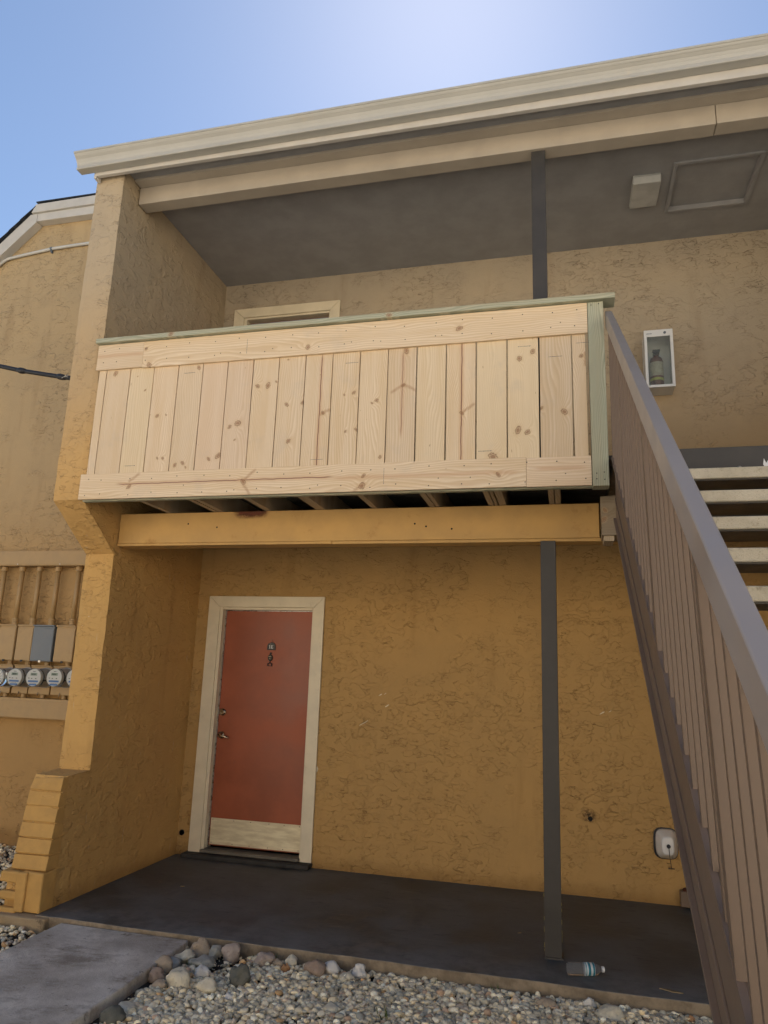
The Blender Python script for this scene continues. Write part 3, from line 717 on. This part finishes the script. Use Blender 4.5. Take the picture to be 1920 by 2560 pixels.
for n_ in range(14):
    yf = -2.140 - .272*n_; zt = 2.735 - .1945*n_
    if pan0 is None: pan0 = obj('tread_pan', B(3.704, 4.858, yf+.018, yf+.288, zt-.0665, zt-.0605), M_post, st, origin=(4.2, yf, zt))
    else:
        t_ = copy_of(pan0, st, (0, -.272*n_, -.1945*n_)); t_.location.x += .0115*.272*n_*.9
br0 = None
for n_ in range(14):
    yf = -2.140 - .272*n_; zt = 2.735 - .1945*n_
    if br0 is None: br0 = obj('tread_bracket', B(3.6695, 3.700, yf+.02, yf+.26, zt-.075, zt-.0615), M_rust, st, origin=(3.67, yf, zt))
    else:
        t_ = copy_of(br0, st, (0, -.272*n_, -.1945*n_)); t_.location.x += .0115*.272*n_
land = thing('stair_landing', 'dark painted landing at the head of the stairs beside the balcony', 'landing', (4.3, -.9, 2.7))
obj('landing_deck', B(3.664, 5.4, -1.858, -.003, 2.865, 2.930), M_slab, land, bevel=.004)
obj('landing_fascia', B(3.69, 5.4, -1.892, -1.860, 2.725, 2.926), M_post, land, bevel=.003)
obj('landing_joist', B(3.72, 3.76, -1.85, -.05, 2.70, 2.864), M_post, land); obj('landing_joist', B(4.5, 4.54, -1.85, -.05, 2.70, 2.864), M_post, land)
bm = nb(); lathe(bm, [(0, .016), (.003, .014), (.010, .009), (.012, .008)], (4.335, -1.892, 2.795), (0, -1, 0), 16); obj('bolt', bm, M_steel, land)
bm = nb(); vs = [bm.verts.new((4.475 + a, -1.8935, 2.81 + b)) for a, b in ((-.01,.04), (.0,.012), (.012,.03), (.016,-.01), (.004,-.045), (-.006,-.02), (-.016,.005))]; bm.faces.new(vs); obj('paint_splash', bm, M_white, land)
obj('stair_foot', B(3.60, 4.95, -5.95, -5.40, GZ-.01, .02), M_walk, st)
# outer edge of landing carried on a beam
obj('landing_beam', B(3.664, 5.4, -1.372, -1.25, 2.50, 2.699), M_post, land)

# ================================================================== WALL FITTINGS
cab = thing('extinguisher_cabinet', 'white wall cabinet with a clear front holding a fire extinguisher', 'cabinet', (4.16, 0, 4.0))
bx0, bx1, bz0, bz1 = 4.052, 4.276, 4.000, 4.512
bm = nb()
for a in ((bx0, bx0+.004, bz0, bz1), (bx1-.004, bx1, bz0, bz1), (bx0+.0045, bx1-.0045, bz0, bz0+.004), (bx0+.0045, bx1-.0045, bz1-.004, bz1)): box(bm, a[0], a[1], -.190, -.001, a[2], a[3])
box(bm, bx0+.0045, bx1-.0045, -.006, -.002, bz0+.0045, bz1-.0045)
obj('case', bm, M_white, cab)
bm = nb()
for a in ((bx0-.003, bx0+.020, bz0-.003, bz1+.003), (bx1-.020, bx1+.003, bz0-.003, bz1+.003), (bx0+.0205, bx1-.0205, bz0-.003, bz0+.020), (bx0+.0205, bx1-.0205, bz1-.058, bz1+.003)): box(bm, a[0], a[1], -.204, -.191, a[2], a[3])
df = obj('door_frame', bm, M_white, cab, bevel=.002)
bm = nb(); lathe(bm, [(0, .011), (.006, .011), (.007, .007)], (4.215, -.204, 4.483), (0, -1, 0), 18); obj('lock', bm, M_greymetal, df)
serif_text([(4.068+.0065*i, 4.073+.0065*i, 4.478, 4.483+.002*(i%2)) for i in range(7)], -.2042, M_greymetal, df, 'cabinet_lettering')
s = NT('clear_pane', .17, .5); s.base((.76, .79, .76)); s.b.inputs['Transmission Weight'].default_value = .92; s.b.inputs['IOR'].default_value = 1.15
obj('pane', B(bx0+.0205, bx1-.0205, -.198, -.196, bz0+.0205, bz1-.0585), s.m, cab)
ex = thing('fire_extinguisher', 'fire extinguisher with a pale label and yellow band inside the white wall cabinet', 'extinguisher', (4.155, -.10, 4.03))
bm = nb(); lathe(bm, [(0, .045), (.01, .055), (.25, .055), (.285, .045), (.305, .02), (.32, .018)], (4.150, -.10, 4.010), (0, 0, 1), 24)
obj('cylinder_body', bm, paint('red_enamel', (.13, .03, .02), .3, .05, 0), ex, smooth=True)
bm = nb(); lathe(bm, [(0, .0556), (.022, .0556)], (4.150, -.10, 4.085), (0, 0, 1), 24); obj('yellow_band', bm, paint('yellow_print', (.60, .62, .10), .5, .05, 0), ex)
bm = nb(); lathe(bm, [(0, .0558), (.125, .0558)], (4.150, -.10, 4.125), (0, 0, 1), 24); obj('label_wrap', bm, paint('label_paper', (.60, .58, .45), .5, .15, 0, scale=25), ex)
bm = nb(); box(bm, 4.125, 4.175, -.125, -.085, 4.325, 4.345); box(bm, 4.120, 4.18, -.150, -.10, 4.350, 4.36); obj('valve_handle', bm, M_black, ex, bevel=.003)

hb = thing('faucet_cover', 'white foam outdoor faucet cover strapped low on the wall beside the stairs', 'faucet cover', (4.06, 0, .33))
def frustum(bm, c, w0, h0, w1, h1, y0, y1, n=24, sq=.55):
    rings = []
    for w_, h_, yy in ((w0, h0, y0), (w0*.98, h0*.98, (y0*.72+y1*.28)), (w1*1.06, h1*1.06, (y0*.1+y1*.9)), (w1, h1, y1), (w1*.8, h1*.8, y1-.003)):
        ring = []
        for i in range(n):
            t = (i+.5)*2*math.pi/n; cx = math.copysign(abs(math.cos(t))**sq, math.cos(t)); sz = math.copysign(abs(math.sin(t))**sq, math.sin(t))
            ring.append(bm.verts.new((c[0] + cx*w_/2, yy, c[1] + sz*h_/2)))
        rings.append(ring)
    for a, b in zip(rings, rings[1:]):
        for i in range(n): bm.faces.new((a[i], a[(i+1)%n], b[(i+1)%n], b[i]))
    bm.faces.new(rings[0]); bm.faces.new(rings[-1])
bm = nb(); frustum(bm, (4.052, .425), .155, .205, .085, .125, -.012, -.115)
obj('foam_shell', bm, M_white, hb, smooth=True)
bm = nb(); frustum(bm, (4.048, .425), .168, .215, .165, .21, -.001, -.014); obj('gasket', bm, M_black, hb)
bm = nb(); lathe(bm, [(0, .014), (.012, .014), (.016, .009)], (4.055, -.117, .425), (0, -1, 0), 16); obj('lock_knob', bm, M_black, hb)
bm = nb(); tube(bm, [(4.055, -.130, .423), (4.058, -.134, .37), (4.064, -.130, .31), (4.068, -.125, .275)], .0026, 6); tube(bm, [(4.045, -.125, .274), (4.090, -.125, .276)], .003, 6); obj('pull_cord', bm, M_black, hb)
bx = thing('wall_bracket', 'small rusty brown metal box fixed at the foot of the wall by the stringer', 'box', (4.18, 0, 0))
obj('box_body', B(4.128, 4.26, -.075, -.001, .012, .118, jit=.003), M_brown, bx, bevel=.006)
bm = nb(); lathe(bm, [(0, .02), (.012, .018), (.014, .006)], (4.165, -.05, .12), (0, -.3, 1), 10); obj('rusty_bolt', bm, M_rust, bx)

# ================================================================== NEIGHBOUR
op = tag(obj('bounce_building', B(-32, 36, -29, -19, GZ, 7.0), paint('bounce_stucco', (.62,.53,.42), .8, .05, .2, scale=1)), kind='structure')  # unseen, added behind the camera to bounce sunlight onto the shaded front
ng = thing('neighbouring_building', 'tan stucco wing to the left with a clipped gable and pale rake boards', 'building', (-3, 0, 0))
NY = -.05
bm = nb()
prism(bm, [(-7, GZ-.1), (-.251, GZ-.1), (-.251, 6.52), (-2.37, 6.52), (-2.80, 6.12), (-7, 2.4)], 'Y', NY, .25)
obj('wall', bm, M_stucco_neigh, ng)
bm = nb(); prism(bm, [(-2.385, 6.665), (-.30, 6.69), (-.30, 6.575), (-2.43, 6.562)], 'Y', NY-.125, NY-.001); obj('fascia_upper', bm, M_trim_white, ng, bevel=.003)
bm = nb(); prism(bm, [(-2.36, 6.559), (-.30, 6.572), (-.30, 6.462), (-2.36, 6.462)], 'Y', NY-.100, NY-.002); obj('fascia_lower', bm, M_trim_white, ng, bevel=.003)
bm = nb(); prism(bm, [(-2.362, 6.558), (-2.362, 6.45), (-7, 2.29), (-7, 2.43), (-2.45, 6.556)], 'Y', NY-.104, NY-.0015); obj('rake_board', bm, M_trim_white, ng, bevel=.003)
for k in range(34):
    t = k*.18; x = -2.40 - t*.72; z = 6.60 - t*.648
    bm = nb(); prism(bm, [(x, z+.02), (x+.02, z+.045), (x-.165, z-.108), (x-.175, z-.135)], 'Y', NY-.13, .3)
    obj('shingle', bm, M_shingle, ng)
obj('roof_ridge', B(-2.39, -.30, NY-.12, .3, 6.692, 6.705), M_shingle, ng)
bm = nb(); tube(bm, [(-3.0, -.075, 5.93), (-2.88, -.075, 5.99), (-2.80, -.075, 6.05), (-2.74, -.075, 6.078), (-2.5, -.075, 6.105), (-2.173, -.075, 6.137), (-1.9, -.075, 6.145), (-1.6, -.075, 6.15), (-.3, -.075, 6.16)], .0165, 12)
cd = obj('white_conduit', bm, M_pvc, ng, smooth=True)
bm = nb(); lathe(bm, [(-.012, .022), (.012, .022)], (-2.173, -.075, 6.137), (1, 0, .08), 14); box(bm, -2.18, -2.166, -.078, -.05, 6.09, 6.14); obj('conduit_clip', bm, M_greymetal, cd)

mb = thing('meter_bank', 'tan painted electrical meter bank with wiring troughs, conduits and breaker boxes', 'meter bank', (-1.5, NY, 1.0))
YF = -.20
obj('upper_trough', B(-4.0, -.262, YF, NY-.001, 2.520, 2.668), M_tanmetal, mb, bevel=.003)
obj('trough_cover', B(-4.0, -.262, YF-.0045, YF-.0005, 2.530, 2.655), M_tanmetal, mb, bevel=.0015)
obj('lower_trough', B(-4.0, -.262, YF, NY-.001, 1.080, 1.262), M_tanmetal, mb, bevel=.003)
obj('trough_cover', B(-4.0, -.262, YF-.0045, YF-.0005, 1.088, 1.236), M_tanmetal, mb, bevel=.0015)
bm = nb()
for x in (-2.9, -2.40, -1.895, -1.41, -.9): lathe(bm, [(0, .006), (.003, .004)], (x, YF-.0045, 2.533), (0, -1, 0), 8)
obj('cover_screws', bm, M_white, mb)
P = -1.715
pitch = .2195
# boxes: edges measured for the four in view, continued leftwards
bxs = [(-2.44, -2.225, 0), (-2.215, -2.005, 0), (-1.995, -1.800, 0), (-1.786, -1.603, 0), (-1.598, -1.362, 1), (-1.352, -1.140, 0), (-1.128, -.915, 0)]
for i, (a, b, g) in enumerate(bxs):
    mt = M_greymetal if g else M_tanmetal
    yf = YF - (.012 if g else 0)
    o = obj('breaker_box', B(a+.003, b-.003, yf, NY-.002, 1.603, 1.930), mt, mb, bevel=.003)
    if g: o['label'] = 'grey unpainted breaker box'
    obj('box_lid', B(a+.006, b-.006, yf-.006, yf-.0005, 1.610, 1.912), mt, o, bevel=.002)
    obj('box_hood', B(a+.001, b-.001, yf-.014, NY-.004, 1.9305, 1.944), mt, o, bevel=.002)
    obj('box_hasp', B((a+b)/2-.012, (a+b)/2+.012, yf-.012, yf-.0065, 1.594, 1.612), M_black if not g else M_steel, o)
    cx_ = (a+b)/2
    bm = nb(); tube(bm, [(cx_, -.12, 2.519), (cx_, -.12, 1.946)], .023, 14)
    cdo = obj('conduit', bm, M_tanmetal, mb, smooth=True)
    bm = nb()
    for z0, z1, r_ in ((2.475, 2.518, .032), (1.995, 2.010, .033), (1.980, 1.990, .033), (1.947, 1.976, .029)): lathe(bm, [(0, r_), (z1-z0, r_)], (cx_, -.12, z0), (0, 0, 1), 14)
    obj('conduit_fitting', bm, M_tanmetal if not g else M_tanmetal, cdo)
    bm = nb(); tube(bm, [(cx_+.01, -.12, 1.602), (cx_+.01, -.12, 1.555)], .026, 14); obj('pipe_nipple', bm, M_tanmetal, mb); bm = nb(); tube(bm, [(cx_+.01, -.12, 1.305), (cx_+.01, -.12, 1.262)], .024, 14)
    obj('pipe_nipple', bm, M_tanmetal, mb)
    obj('meter_socket', B(a+.002, b-.004, -.175, NY-.002, 1.300, 1.556), M_tanmetal, mb, bevel=.003)
    obj('socket_cap', B(a+.004, b-.006, -.185, -.06, 1.5565, 1.566), M_tanmetal, mb, bevel=.002)
    bm = nb(); tube(bm, [(cx_, -.182, 1.318), (cx_+.004, -.19, 1.300), (cx_, -.186, 1.288)], .004, 6); obj('wire_seal', bm, M_steel, mb)
mlab = ['electric meter cut off by the left edge of the photo', 'electric meter under the plain tan box, second from the left edge', 'electric meter below the grey box left side, third in the row', 'rightmost fully visible electric meter beside the yellow column', 'electric meter mostly hidden behind the yellow column']
M_meterbody = paint('meter_grey', (.36, .34, .30), .4, .1, .05)
M_face = paint('meter_face', (.62, .62, .58), .4, .04, 0); M_lcd = paint('meter_lcd', (.25, .33, .26), .3, .1, 0); M_blue = paint('meter_blue_label', (.10, .22, .50), .5, .1, 0)
sg_ = NT('meter_glass', .05, .5); sg_.base((.95, .97, .97)); sg_.b.inputs['Transmission Weight'].default_value = 1; sg_.b.inputs['IOR'].default_value = 1.08
for k, (mx, mz) in enumerate(((-1.819, 1.444), (-1.622, 1.451), (-1.414, 1.454), (-1.193, 1.461), (-.983, 1.464))):
    mx += .0; 
    t = thing('electric_meter', mlab[k], 'electric meter', (mx, -.176, mz), 'electric meters')
    bm = nb(); lathe(bm, [(0, .094), (.018, .094), (.020, .086), (.125, .084)], (mx, -.176, mz), (0, -1, 0), 32); obj('housing', bm, M_meterbody, t, bevel=.002)
    bm = nb(); lathe(bm, [(0, .0835), (.052, .0835), (.062, .078), (.064, .0)], (mx, -.3015, mz), (0, -1, 0), 32); obj('glass_cover', bm, sg_.m, t, smooth=True)
    bm = nb(); lathe(bm, [(0, .077), (.030, .077)], (mx, -.318, mz), (0, -1, 0), 32); fc = obj('dial_face', bm, M_face, t)
    yy = -.3486
    obj('display', B(mx-.034, mx+.034, yy-.0012, yy, mz+.018, mz+.042), M_lcd, fc)
    bm = nb()
    for i in range(5): box(bm, mx-.022+.009*i, mx-.017+.009*i, yy-.002, yy-.0013, mz+.023, mz+.037)
    obj('display_digits', bm, M_black, fc)
    obj('blue_label', B(mx-.052, mx+.052, yy-.0012, yy, mz-.040, mz-.024), M_blue, fc); obj('blue_label', B(mx-.040, mx+.040, yy-.0012, yy, mz-.070, mz-.054), M_blue, fc)
    bm = nb()
    for a, c in ((-.055, -.008), (-.025, -.010), (.018, -.010)): box(bm, mx+a, mx+a+.014, yy-.0012, yy, mz+c, mz+c+.006)
    for i in range(8): box(bm, mx-.032+.008*i, mx-.026+.008*i, yy-.0012, yy, mz-.050, mz-.0475)
    box(bm, mx-.012, mx+.016, yy-.0012, yy, mz+.052, mz+.056)
    obj('face_print', bm, M_black, fc)
    obj('sensor_window', B(mx+.074, mx+.082, -.305, -.275, mz-.030, mz-.012), M_black, t)

cbl = thing('cable', 'taped black cable running from the left edge of the photo to the stucco column', 'cable', (-.25, -1.0, 4.0))
bm = nb(); pp = [(-4.0, -.9, 4.86), (-3.0, -.95, 4.60), (-2.3, -1.0, 4.41), (-1.711, -1.0, 4.272), (-1.45, -1.0, 4.205), (-.996, -1.0, 4.110), (-.60, -1.05, 4.03), (-.252, -1.1, 3.98)]
tube(bm, pp, .020, 10); obj('cable_sheath', bm, M_black, cbl, smooth=True)
for i, (a, b, c) in enumerate(((-1.46, -1.0, 4.208), (-1.02, -1.0, 4.115), (-2.2, -1.0, 4.386))):
    bm = nb(); lathe(bm, [(-.05, .021), (-.02, .029), (.015, .027), (.045, .021)], (a, b, c), (1, 0, -.22), 10); obj('tape_wrap', bm, M_black, cbl, smooth=True)
bm = nb()
for k in range(3): tube(bm, [(-1.0, -1.022, 4.10-.004*k), (-.955, -1.03, 4.102+.006*k), (-.925, -1.035, 4.094+.012*k)], .003, 5)
obj('frayed_wire', bm, M_steel, cbl)

# ================================================================== SMALL THINGS
bt = thing('water_bottle', 'empty clear plastic water bottle lying on the dark patio slab', 'bottle', (3.42, -1.59, .033))
bdir = Vector((.955, .28, 0)).normalized(); c0 = Vector((3.325, -1.620, .0335))
s = NT('clear_plastic', .06, .5); s.base((.93, .96, .98)); s.b.inputs['Transmission Weight'].default_value = .95; s.b.inputs['IOR'].default_value = 1.12
bm = nb(); pr = [(0, .018), (.004, .028)]
for k in range(9): pr += [(.012+.010*k, .0325), (.017+.010*k, .0300)]
pr += [(.108, .0325), (.150, .0325), (.168, .027), (.184, .015), (.190, .0125), (.196, .0125)]
lathe(bm, pr, c0, bdir, 28); obj('bottle_shell', bm, s.m, bt, smooth=True)
bm = nb(); lathe(bm, [(0, .0329), (.052, .0329)], c0 + bdir*.098, bdir, 28); lw = obj('label_wrap', bm, paint('bottle_label_white', (.62, .66, .66), .4, .1, 0), bt, smooth=True)
for a, l in ((.0995, .004), (.112, .014), (.138, .010)):
    bm = nb(); lathe(bm, [(0, .0333), (l, .0333)], c0 + bdir*a, bdir, 28); obj('label_stripe', bm, paint('bottle_label_teal', (.02, .20, .27), .4, .1, 0), lw, smooth=True)
bm = nb(); lathe(bm, [(0, .0145), (.013, .0145), (.015, .011)], c0 + bdir*.194, bdir, 20); obj('cap', bm, M_white, bt)

# ---- river rocks
def rock_mat(name, a, b, c):
    a, b = pale(a), pale(b)
    s = NT(name, .8, .3)
    n = s.noise(None, 14, 6, .65); n2 = s.noise(None, 60, 3, .6)
    col = s.mix(s.mr(n, .3, .7), a, b); col = s.mix(s.mr(n2, .55, .75, 0, .6), col, c)
    s.base(col); s.bump(s.math('ADD', n2, n), .5, .006); return s.m
def pale(c, k=.12): return tuple(x*(1-k) + y*k for x, y in zip(c, (.36,.32,.26)))
RM = {
 'cream': rock_mat('cream_rock', (.58,.52,.38), (.74,.68,.52), (.24,.20,.14)),
 'tan': rock_mat('tan_rock', (.34,.26,.18), (.48,.39,.28), (.13,.10,.07)),
 'pink': rock_mat('pink_rock', (.36,.28,.23), (.47,.39,.32), (.17,.11,.10)),
 'red': rock_mat('red_rock', (.27,.19,.14), (.37,.28,.21), (.11,.06,.05)),
 'grey': rock_mat('grey_rock', (.30,.30,.25), (.46,.44,.38), (.10,.10,.085)),
 'dark': rock_mat('dark_rock', (.075,.08,.065), (.13,.13,.105), (.04,.045,.035)),
 'white': rock_mat('white_rock', (.66,.63,.56), (.80,.77,.70), (.34,.30,.25)),
 'orange': rock_mat('orange_rock', (.34,.16,.06), (.45,.25,.11), (.17,.08,.04))}
rocks = [
(1.087,-1.80,.084,.045,'cream','small cream rock in the corner between walkway and slab'),
(1.211,-1.83,.128,.111,'tan','pointed tan rock against the slab edge near the walkway'),
(1.307,-1.83,.095,.084,'grey','round grey rock between the tan and the pink rock by the slab'),
(1.415,-1.84,.140,.116,'pink','large pinkish rock against the slab edge, fourth from the walkway'),
(1.170,-1.93,.148,.071,'cream','long yellowish cream rock just in front of the pointed tan rock'),
(1.128,-2.02,.150,.054,'grey','flat grey rock touching the walkway side'),
(1.137,-2.115,.122,.106,'tan','round brown rock with a dark pit beside the walkway edge'),
(1.310,-1.985,.166,.075,'grey','flat angular greenish grey rock behind the small white rock'),
(1.165,-2.235,.105,.078,'red','reddish rock beside the walkway halfway down the bed'),
(1.235,-2.330,.092,.061,'tan','small tan rock to the left of the mossy cream boulder'),
(1.272,-2.175,.110,.062,'white','pale rounded rock directly behind the mossy cream boulder'),
(1.372,-2.125,.099,.083,'white','white blocky rock to the right of the pale rounded one'),
(1.320,-2.275,.160,.122,'cream','mossy cream boulder, the largest rock near the walkway'),
(1.613,-2.155,.137,.132,'dark','dark greenish grey boulder standing in the pale gravel'),
(1.500,-2.290,.139,.089,'cream','rough cream rock left of the dark boulder'),
(1.640,-2.330,.078,.044,'white','smooth white oval pebble in front of the dark boulder'),
(1.195,-2.430,.066,.046,'grey','little grey rock low by the walkway edge'),
(1.215,-2.600,.128,.050,'cream','long cream rock near the bottom of the photo by the walkway'),
(1.225,-2.720,.150,.087,'dark','dark flat rock at the bottom edge of the photo by the walkway'),
(1.623,-1.845,.130,.092,'pink','pinkish tan rock leaning on the slab edge left of the grass tuft'),
(1.713,-1.850,.075,.064,'tan','small brown rock beside the grass tuft'),
(1.785,-1.825,.092,.081,'cream','cream rounded rock behind the orange stone'),
(1.778,-1.900,.050,.064,'orange','small orange stone leaning on the cream rock'),
(1.950,-1.885,.126,.105,'red','mauve brown boulder in front of the slab edge'),
(2.030,-1.830,.124,.081,'white','whitish dome shaped rock against the slab edge'),
(2.195,-1.830,.096,.085,'white','white knobbly rock, rightmost of the row along the slab'),
(2.140,-1.895,.095,.055,'cream','peach coloured low rock at the foot of the white knobbly one'),
(2.180,-2.280,.109,.050,'cream','cream wedge rock alone in the gravel below the middle of the slab'),
(3.22,-1.875,.110,.060,'tan','tan egg shaped stone in the gravel below the water bottle'),
(3.545,-1.895,.150,.075,'cream','large smooth cream stone near the foot of the stairs'),
(2.85,-1.815,.062,.045,'grey','round grey pebble close to the slab left of the post'),
(3.44,-1.81,.075,.065,'white','pale rough stone by the slab edge below the bottle cap'),
(3.93,-1.815,.050,.045,'orange','orange tan pebble beside the stringer')]
for i, (x, y, wd, ht, c, lab) in enumerate(rocks):
    bm = nb(); bmesh.ops.create_icosphere(bm, subdivisions=3, radius=.5)
    ang = RND.uniform(-.5, .5); sd_ = i*7.3; rough = .50 if i % 3 else .30; wd *= .86; ht *= .82
    for v in bm.verts:
        d = v.co.normalized()
        k = 1 + rough*mnoise.noise(d*1.3 + Vector((sd_, 0, 0))) + .16*mnoise.noise(d*2.6 + Vector((sd_, 5, 0))) + .03*mnoise.noise(d*9 + Vector((sd_, 5, 0)))
        p = d*.5*k
        p = Vector((p.x*wd, p.y*wd*RND.uniform(.995, 1.005)*.8, p.z*ht*1.15))
        ca, sa = math.cos(ang), math.sin(ang)
        v.co = Vector((p.x*ca - p.y*sa, p.x*sa + p.y*ca, p.z)) + Vector((x, y, GZ + .004 + ht*.44))
    o = obj('river_rock', bm, RM[c], None, origin=(x, y, GZ), smooth=True)
    tag(o, lab, 'rock', 'rocks lying in the gravel bed')

# ---- gravel: thousands of small stones in one mesh
rs = np.random.RandomState(4)
def ico(sub):
    b = bmesh.new(); bmesh.ops.create_icosphere(b, subdivisions=sub, radius=1.); b.verts.ensure_lookup_table()
    v = np.array([q.co[:] for q in b.verts]); f = np.array([[w_.index for w_ in q.verts] for q in b.faces]); b.free(); return v, f
V2, F2 = ico(2); V1, F1 = ico(1)
protos = []
for k in range(10):
    v = V2.copy()
    # cut by random planes -> angular crushed stone
    for q in range(9):
        nrm = rs.normal(size=3); nrm /= np.linalg.norm(nrm); h = rs.uniform(.55, .85)
        d = v@nrm; m_ = d > h; v[m_] -= np.outer(d[m_]-h, nrm)*.9
    protos.append(v)
pal = np.array([(.46,.42,.35),(.38,.35,.30),(.52,.49,.43),(.30,.28,.25),(.42,.36,.27),(.36,.31,.27),(.22,.21,.19),(.50,.44,.34),(.32,.23,.18),(.58,.56,.50),(.26,.26,.25),(.40,.27,.16)])
pw = np.array([.17,.16,.13,.13,.1,.08,.06,.07,.03,.04,.06,.015]); pw /= pw.sum()
def gravel(name, areas, label_kind='stuff'):
    Vs, Fs, Cs = [], [], []; off = 0
    for (x0, x1, y0, y1, n_, s0, s1, hole) in areas:
        for k in range(n_):
            x, y = rs.uniform(x0, x1), rs.uniform(y0, y1)
            if hole and hole(x, y): continue
            v = protos[rs.randint(10)]
            sz = s0 + (s1-s0)*rs.beta(1.6, 3.0)
            v = v*np.array([sz, sz*rs.uniform(.6, .9), sz*rs.uniform(.45, .7)])
            a, b, c = rs.uniform(0, 6.28), rs.normal()*.5, rs.normal()*.5
            ca, sa = math.cos(a), math.sin(a); v = v@np.array([[ca,-sa,0],[sa,ca,0],[0,0,1]]).T
            cb, sb = math.cos(b), math.sin(b); v = v@np.array([[1,0,0],[0,cb,-sb],[0,sb,cb]]).T
            v = v + np.array([x, y, GZ + sz*.35 + rs.uniform(0, .020)])
            Vs.append(v); Fs.append(F2 + off); off += len(v)
            col = pal[rs.choice(len(pal), p=pw)]*rs.uniform(1.3, 2.4)*np.array([1.04, 1., .84]); Cs.append(np.tile(np.append(col, 1.), (len(v), 1)))
    V = np.concatenate(Vs); F = np.concatenate(Fs); C = np.concatenate(Cs)
    me = bpy.data.meshes.new(name); me.vertices.add(len(V)); me.vertices.foreach_set('co', V.ravel())
    me.loops.add(F.size); me.loops.foreach_set('vertex_index', F.ravel().astype(np.int32))
    me.polygons.add(len(F)); me.polygons.foreach_set('loop_start', (np.arange(len(F))*3).astype(np.int32))
    me.update(calc_edges=True)
    at = me.color_attributes.new('stone', 'FLOAT_COLOR', 'POINT'); at.data.foreach_set('color', C.ravel().astype(np.float32))
    s = NT('gravel_stone', .85, .25); a = s.n('ShaderNodeAttribute'); a.attribute_name = 'stone'
    n = s.noise(None, 90, 4, .65)
    s.base(s.mix(s.mr(n, .35, .7, 0, .8), a.outputs['Color'], s.mix(.45, a.outputs['Color'], (.65,.6,.55), 'MULTIPLY')))
    s.bump(n, .4, .002)
    me.materials.append(s.m)
    o = bpy.data.objects.new(name, me); COL.objects.link(o); return o
corner = lambda x, y: (x < 1.17 + .02) or (x < 1.5 and y > -2.05 and rs.rand() < .86) or (x < 2.3 and y > -1.9 and rs.rand() < .6) or (x < 1.42 and y > -2.4 and rs.rand() < .45)
o = gravel('gravel', [(1.16, 4.9, -2.7, -1.772, 5200, .004, .009, None), (1.16, 2.5, -2.75, -1.775, 5600, .011, .031, corner), (2.5, 4.9, -2.45, -1.775, 6800, .011, .031, None),
                      (-2.6, .19, -2.9, -1.83, 3600, .010, .030, None), (-2.8, -.27, -1.83, -.06, 4300, .010, .030, None),
                      (1.16, 4.9, -3.6, -2.6, 2200, .012, .030, None)])
tag(o, 'pale crushed gravel bed between the slab and walkway', 'gravel', kind='stuff')
# slivers, leaf, grass
M_leaf = paint('dry_leaf', (.30, .22, .12), .8, .2, .2)
for nm, x, y, l, a, lab in (('dry_leaf', 3.03, -1.02, .03, .6, 'small pale dry leaf on the slab left of the post foot'), ('twig', 3.86, -1.66, .12, -.25, 'pale sliver of wood on the slab near the stringer'), ('twig', .55, -.87, .03, .2, 'tiny pale scrap near the wing wall foot')):
    bm = nb(); ca, sa = math.cos(a), math.sin(a)
    vs = [(-.5*l, 0), (-.1*l, .1*l+.003), (.3*l, .08*l+.003), (.5*l, 0), (.1*l, -.06*l-.003)]
    prism(bm, [(x + p*ca - q*sa, y + p*sa + q*ca) for p, q in vs], 'Z', .001, .006)
    tag(obj(nm, bm, M_leaf, None, origin=(x, y, 0)), lab, 'leaf' if nm == 'dry_leaf' else 'twig')
M_grass = paint('grass_blade', (.10, .13, .04), .7, .2, 0)
bm = nb()
for gx, gy, n_ in ((1.70, -1.84, 7), (2.62, -1.80, 6), (2.45, -2.30, 9), (2.95, -1.80, 5), (1.25, -2.05, 5), (1.55, -1.80, 3)):
    for k in range(n_):
        x, y = gx + RND.uniform(-.03, .03), gy + RND.uniform(-.02, .02); hgt = RND.uniform(.03, .09); lx, ly = RND.uniform(-.03, .03), RND.uniform(-.03, .03)
        v = [bm.verts.new(q) for q in ((x-.0015, y, GZ), (x+.0015, y, GZ), (x+lx*.5+.001, y+ly*.5, GZ+hgt*.7), (x+lx, y+ly, GZ+hgt))]
        bm.faces.new(v)
tag(obj('grass', bm, M_grass), 'sparse green and dry grass blades poking through the gravel', 'grass', kind='stuff')
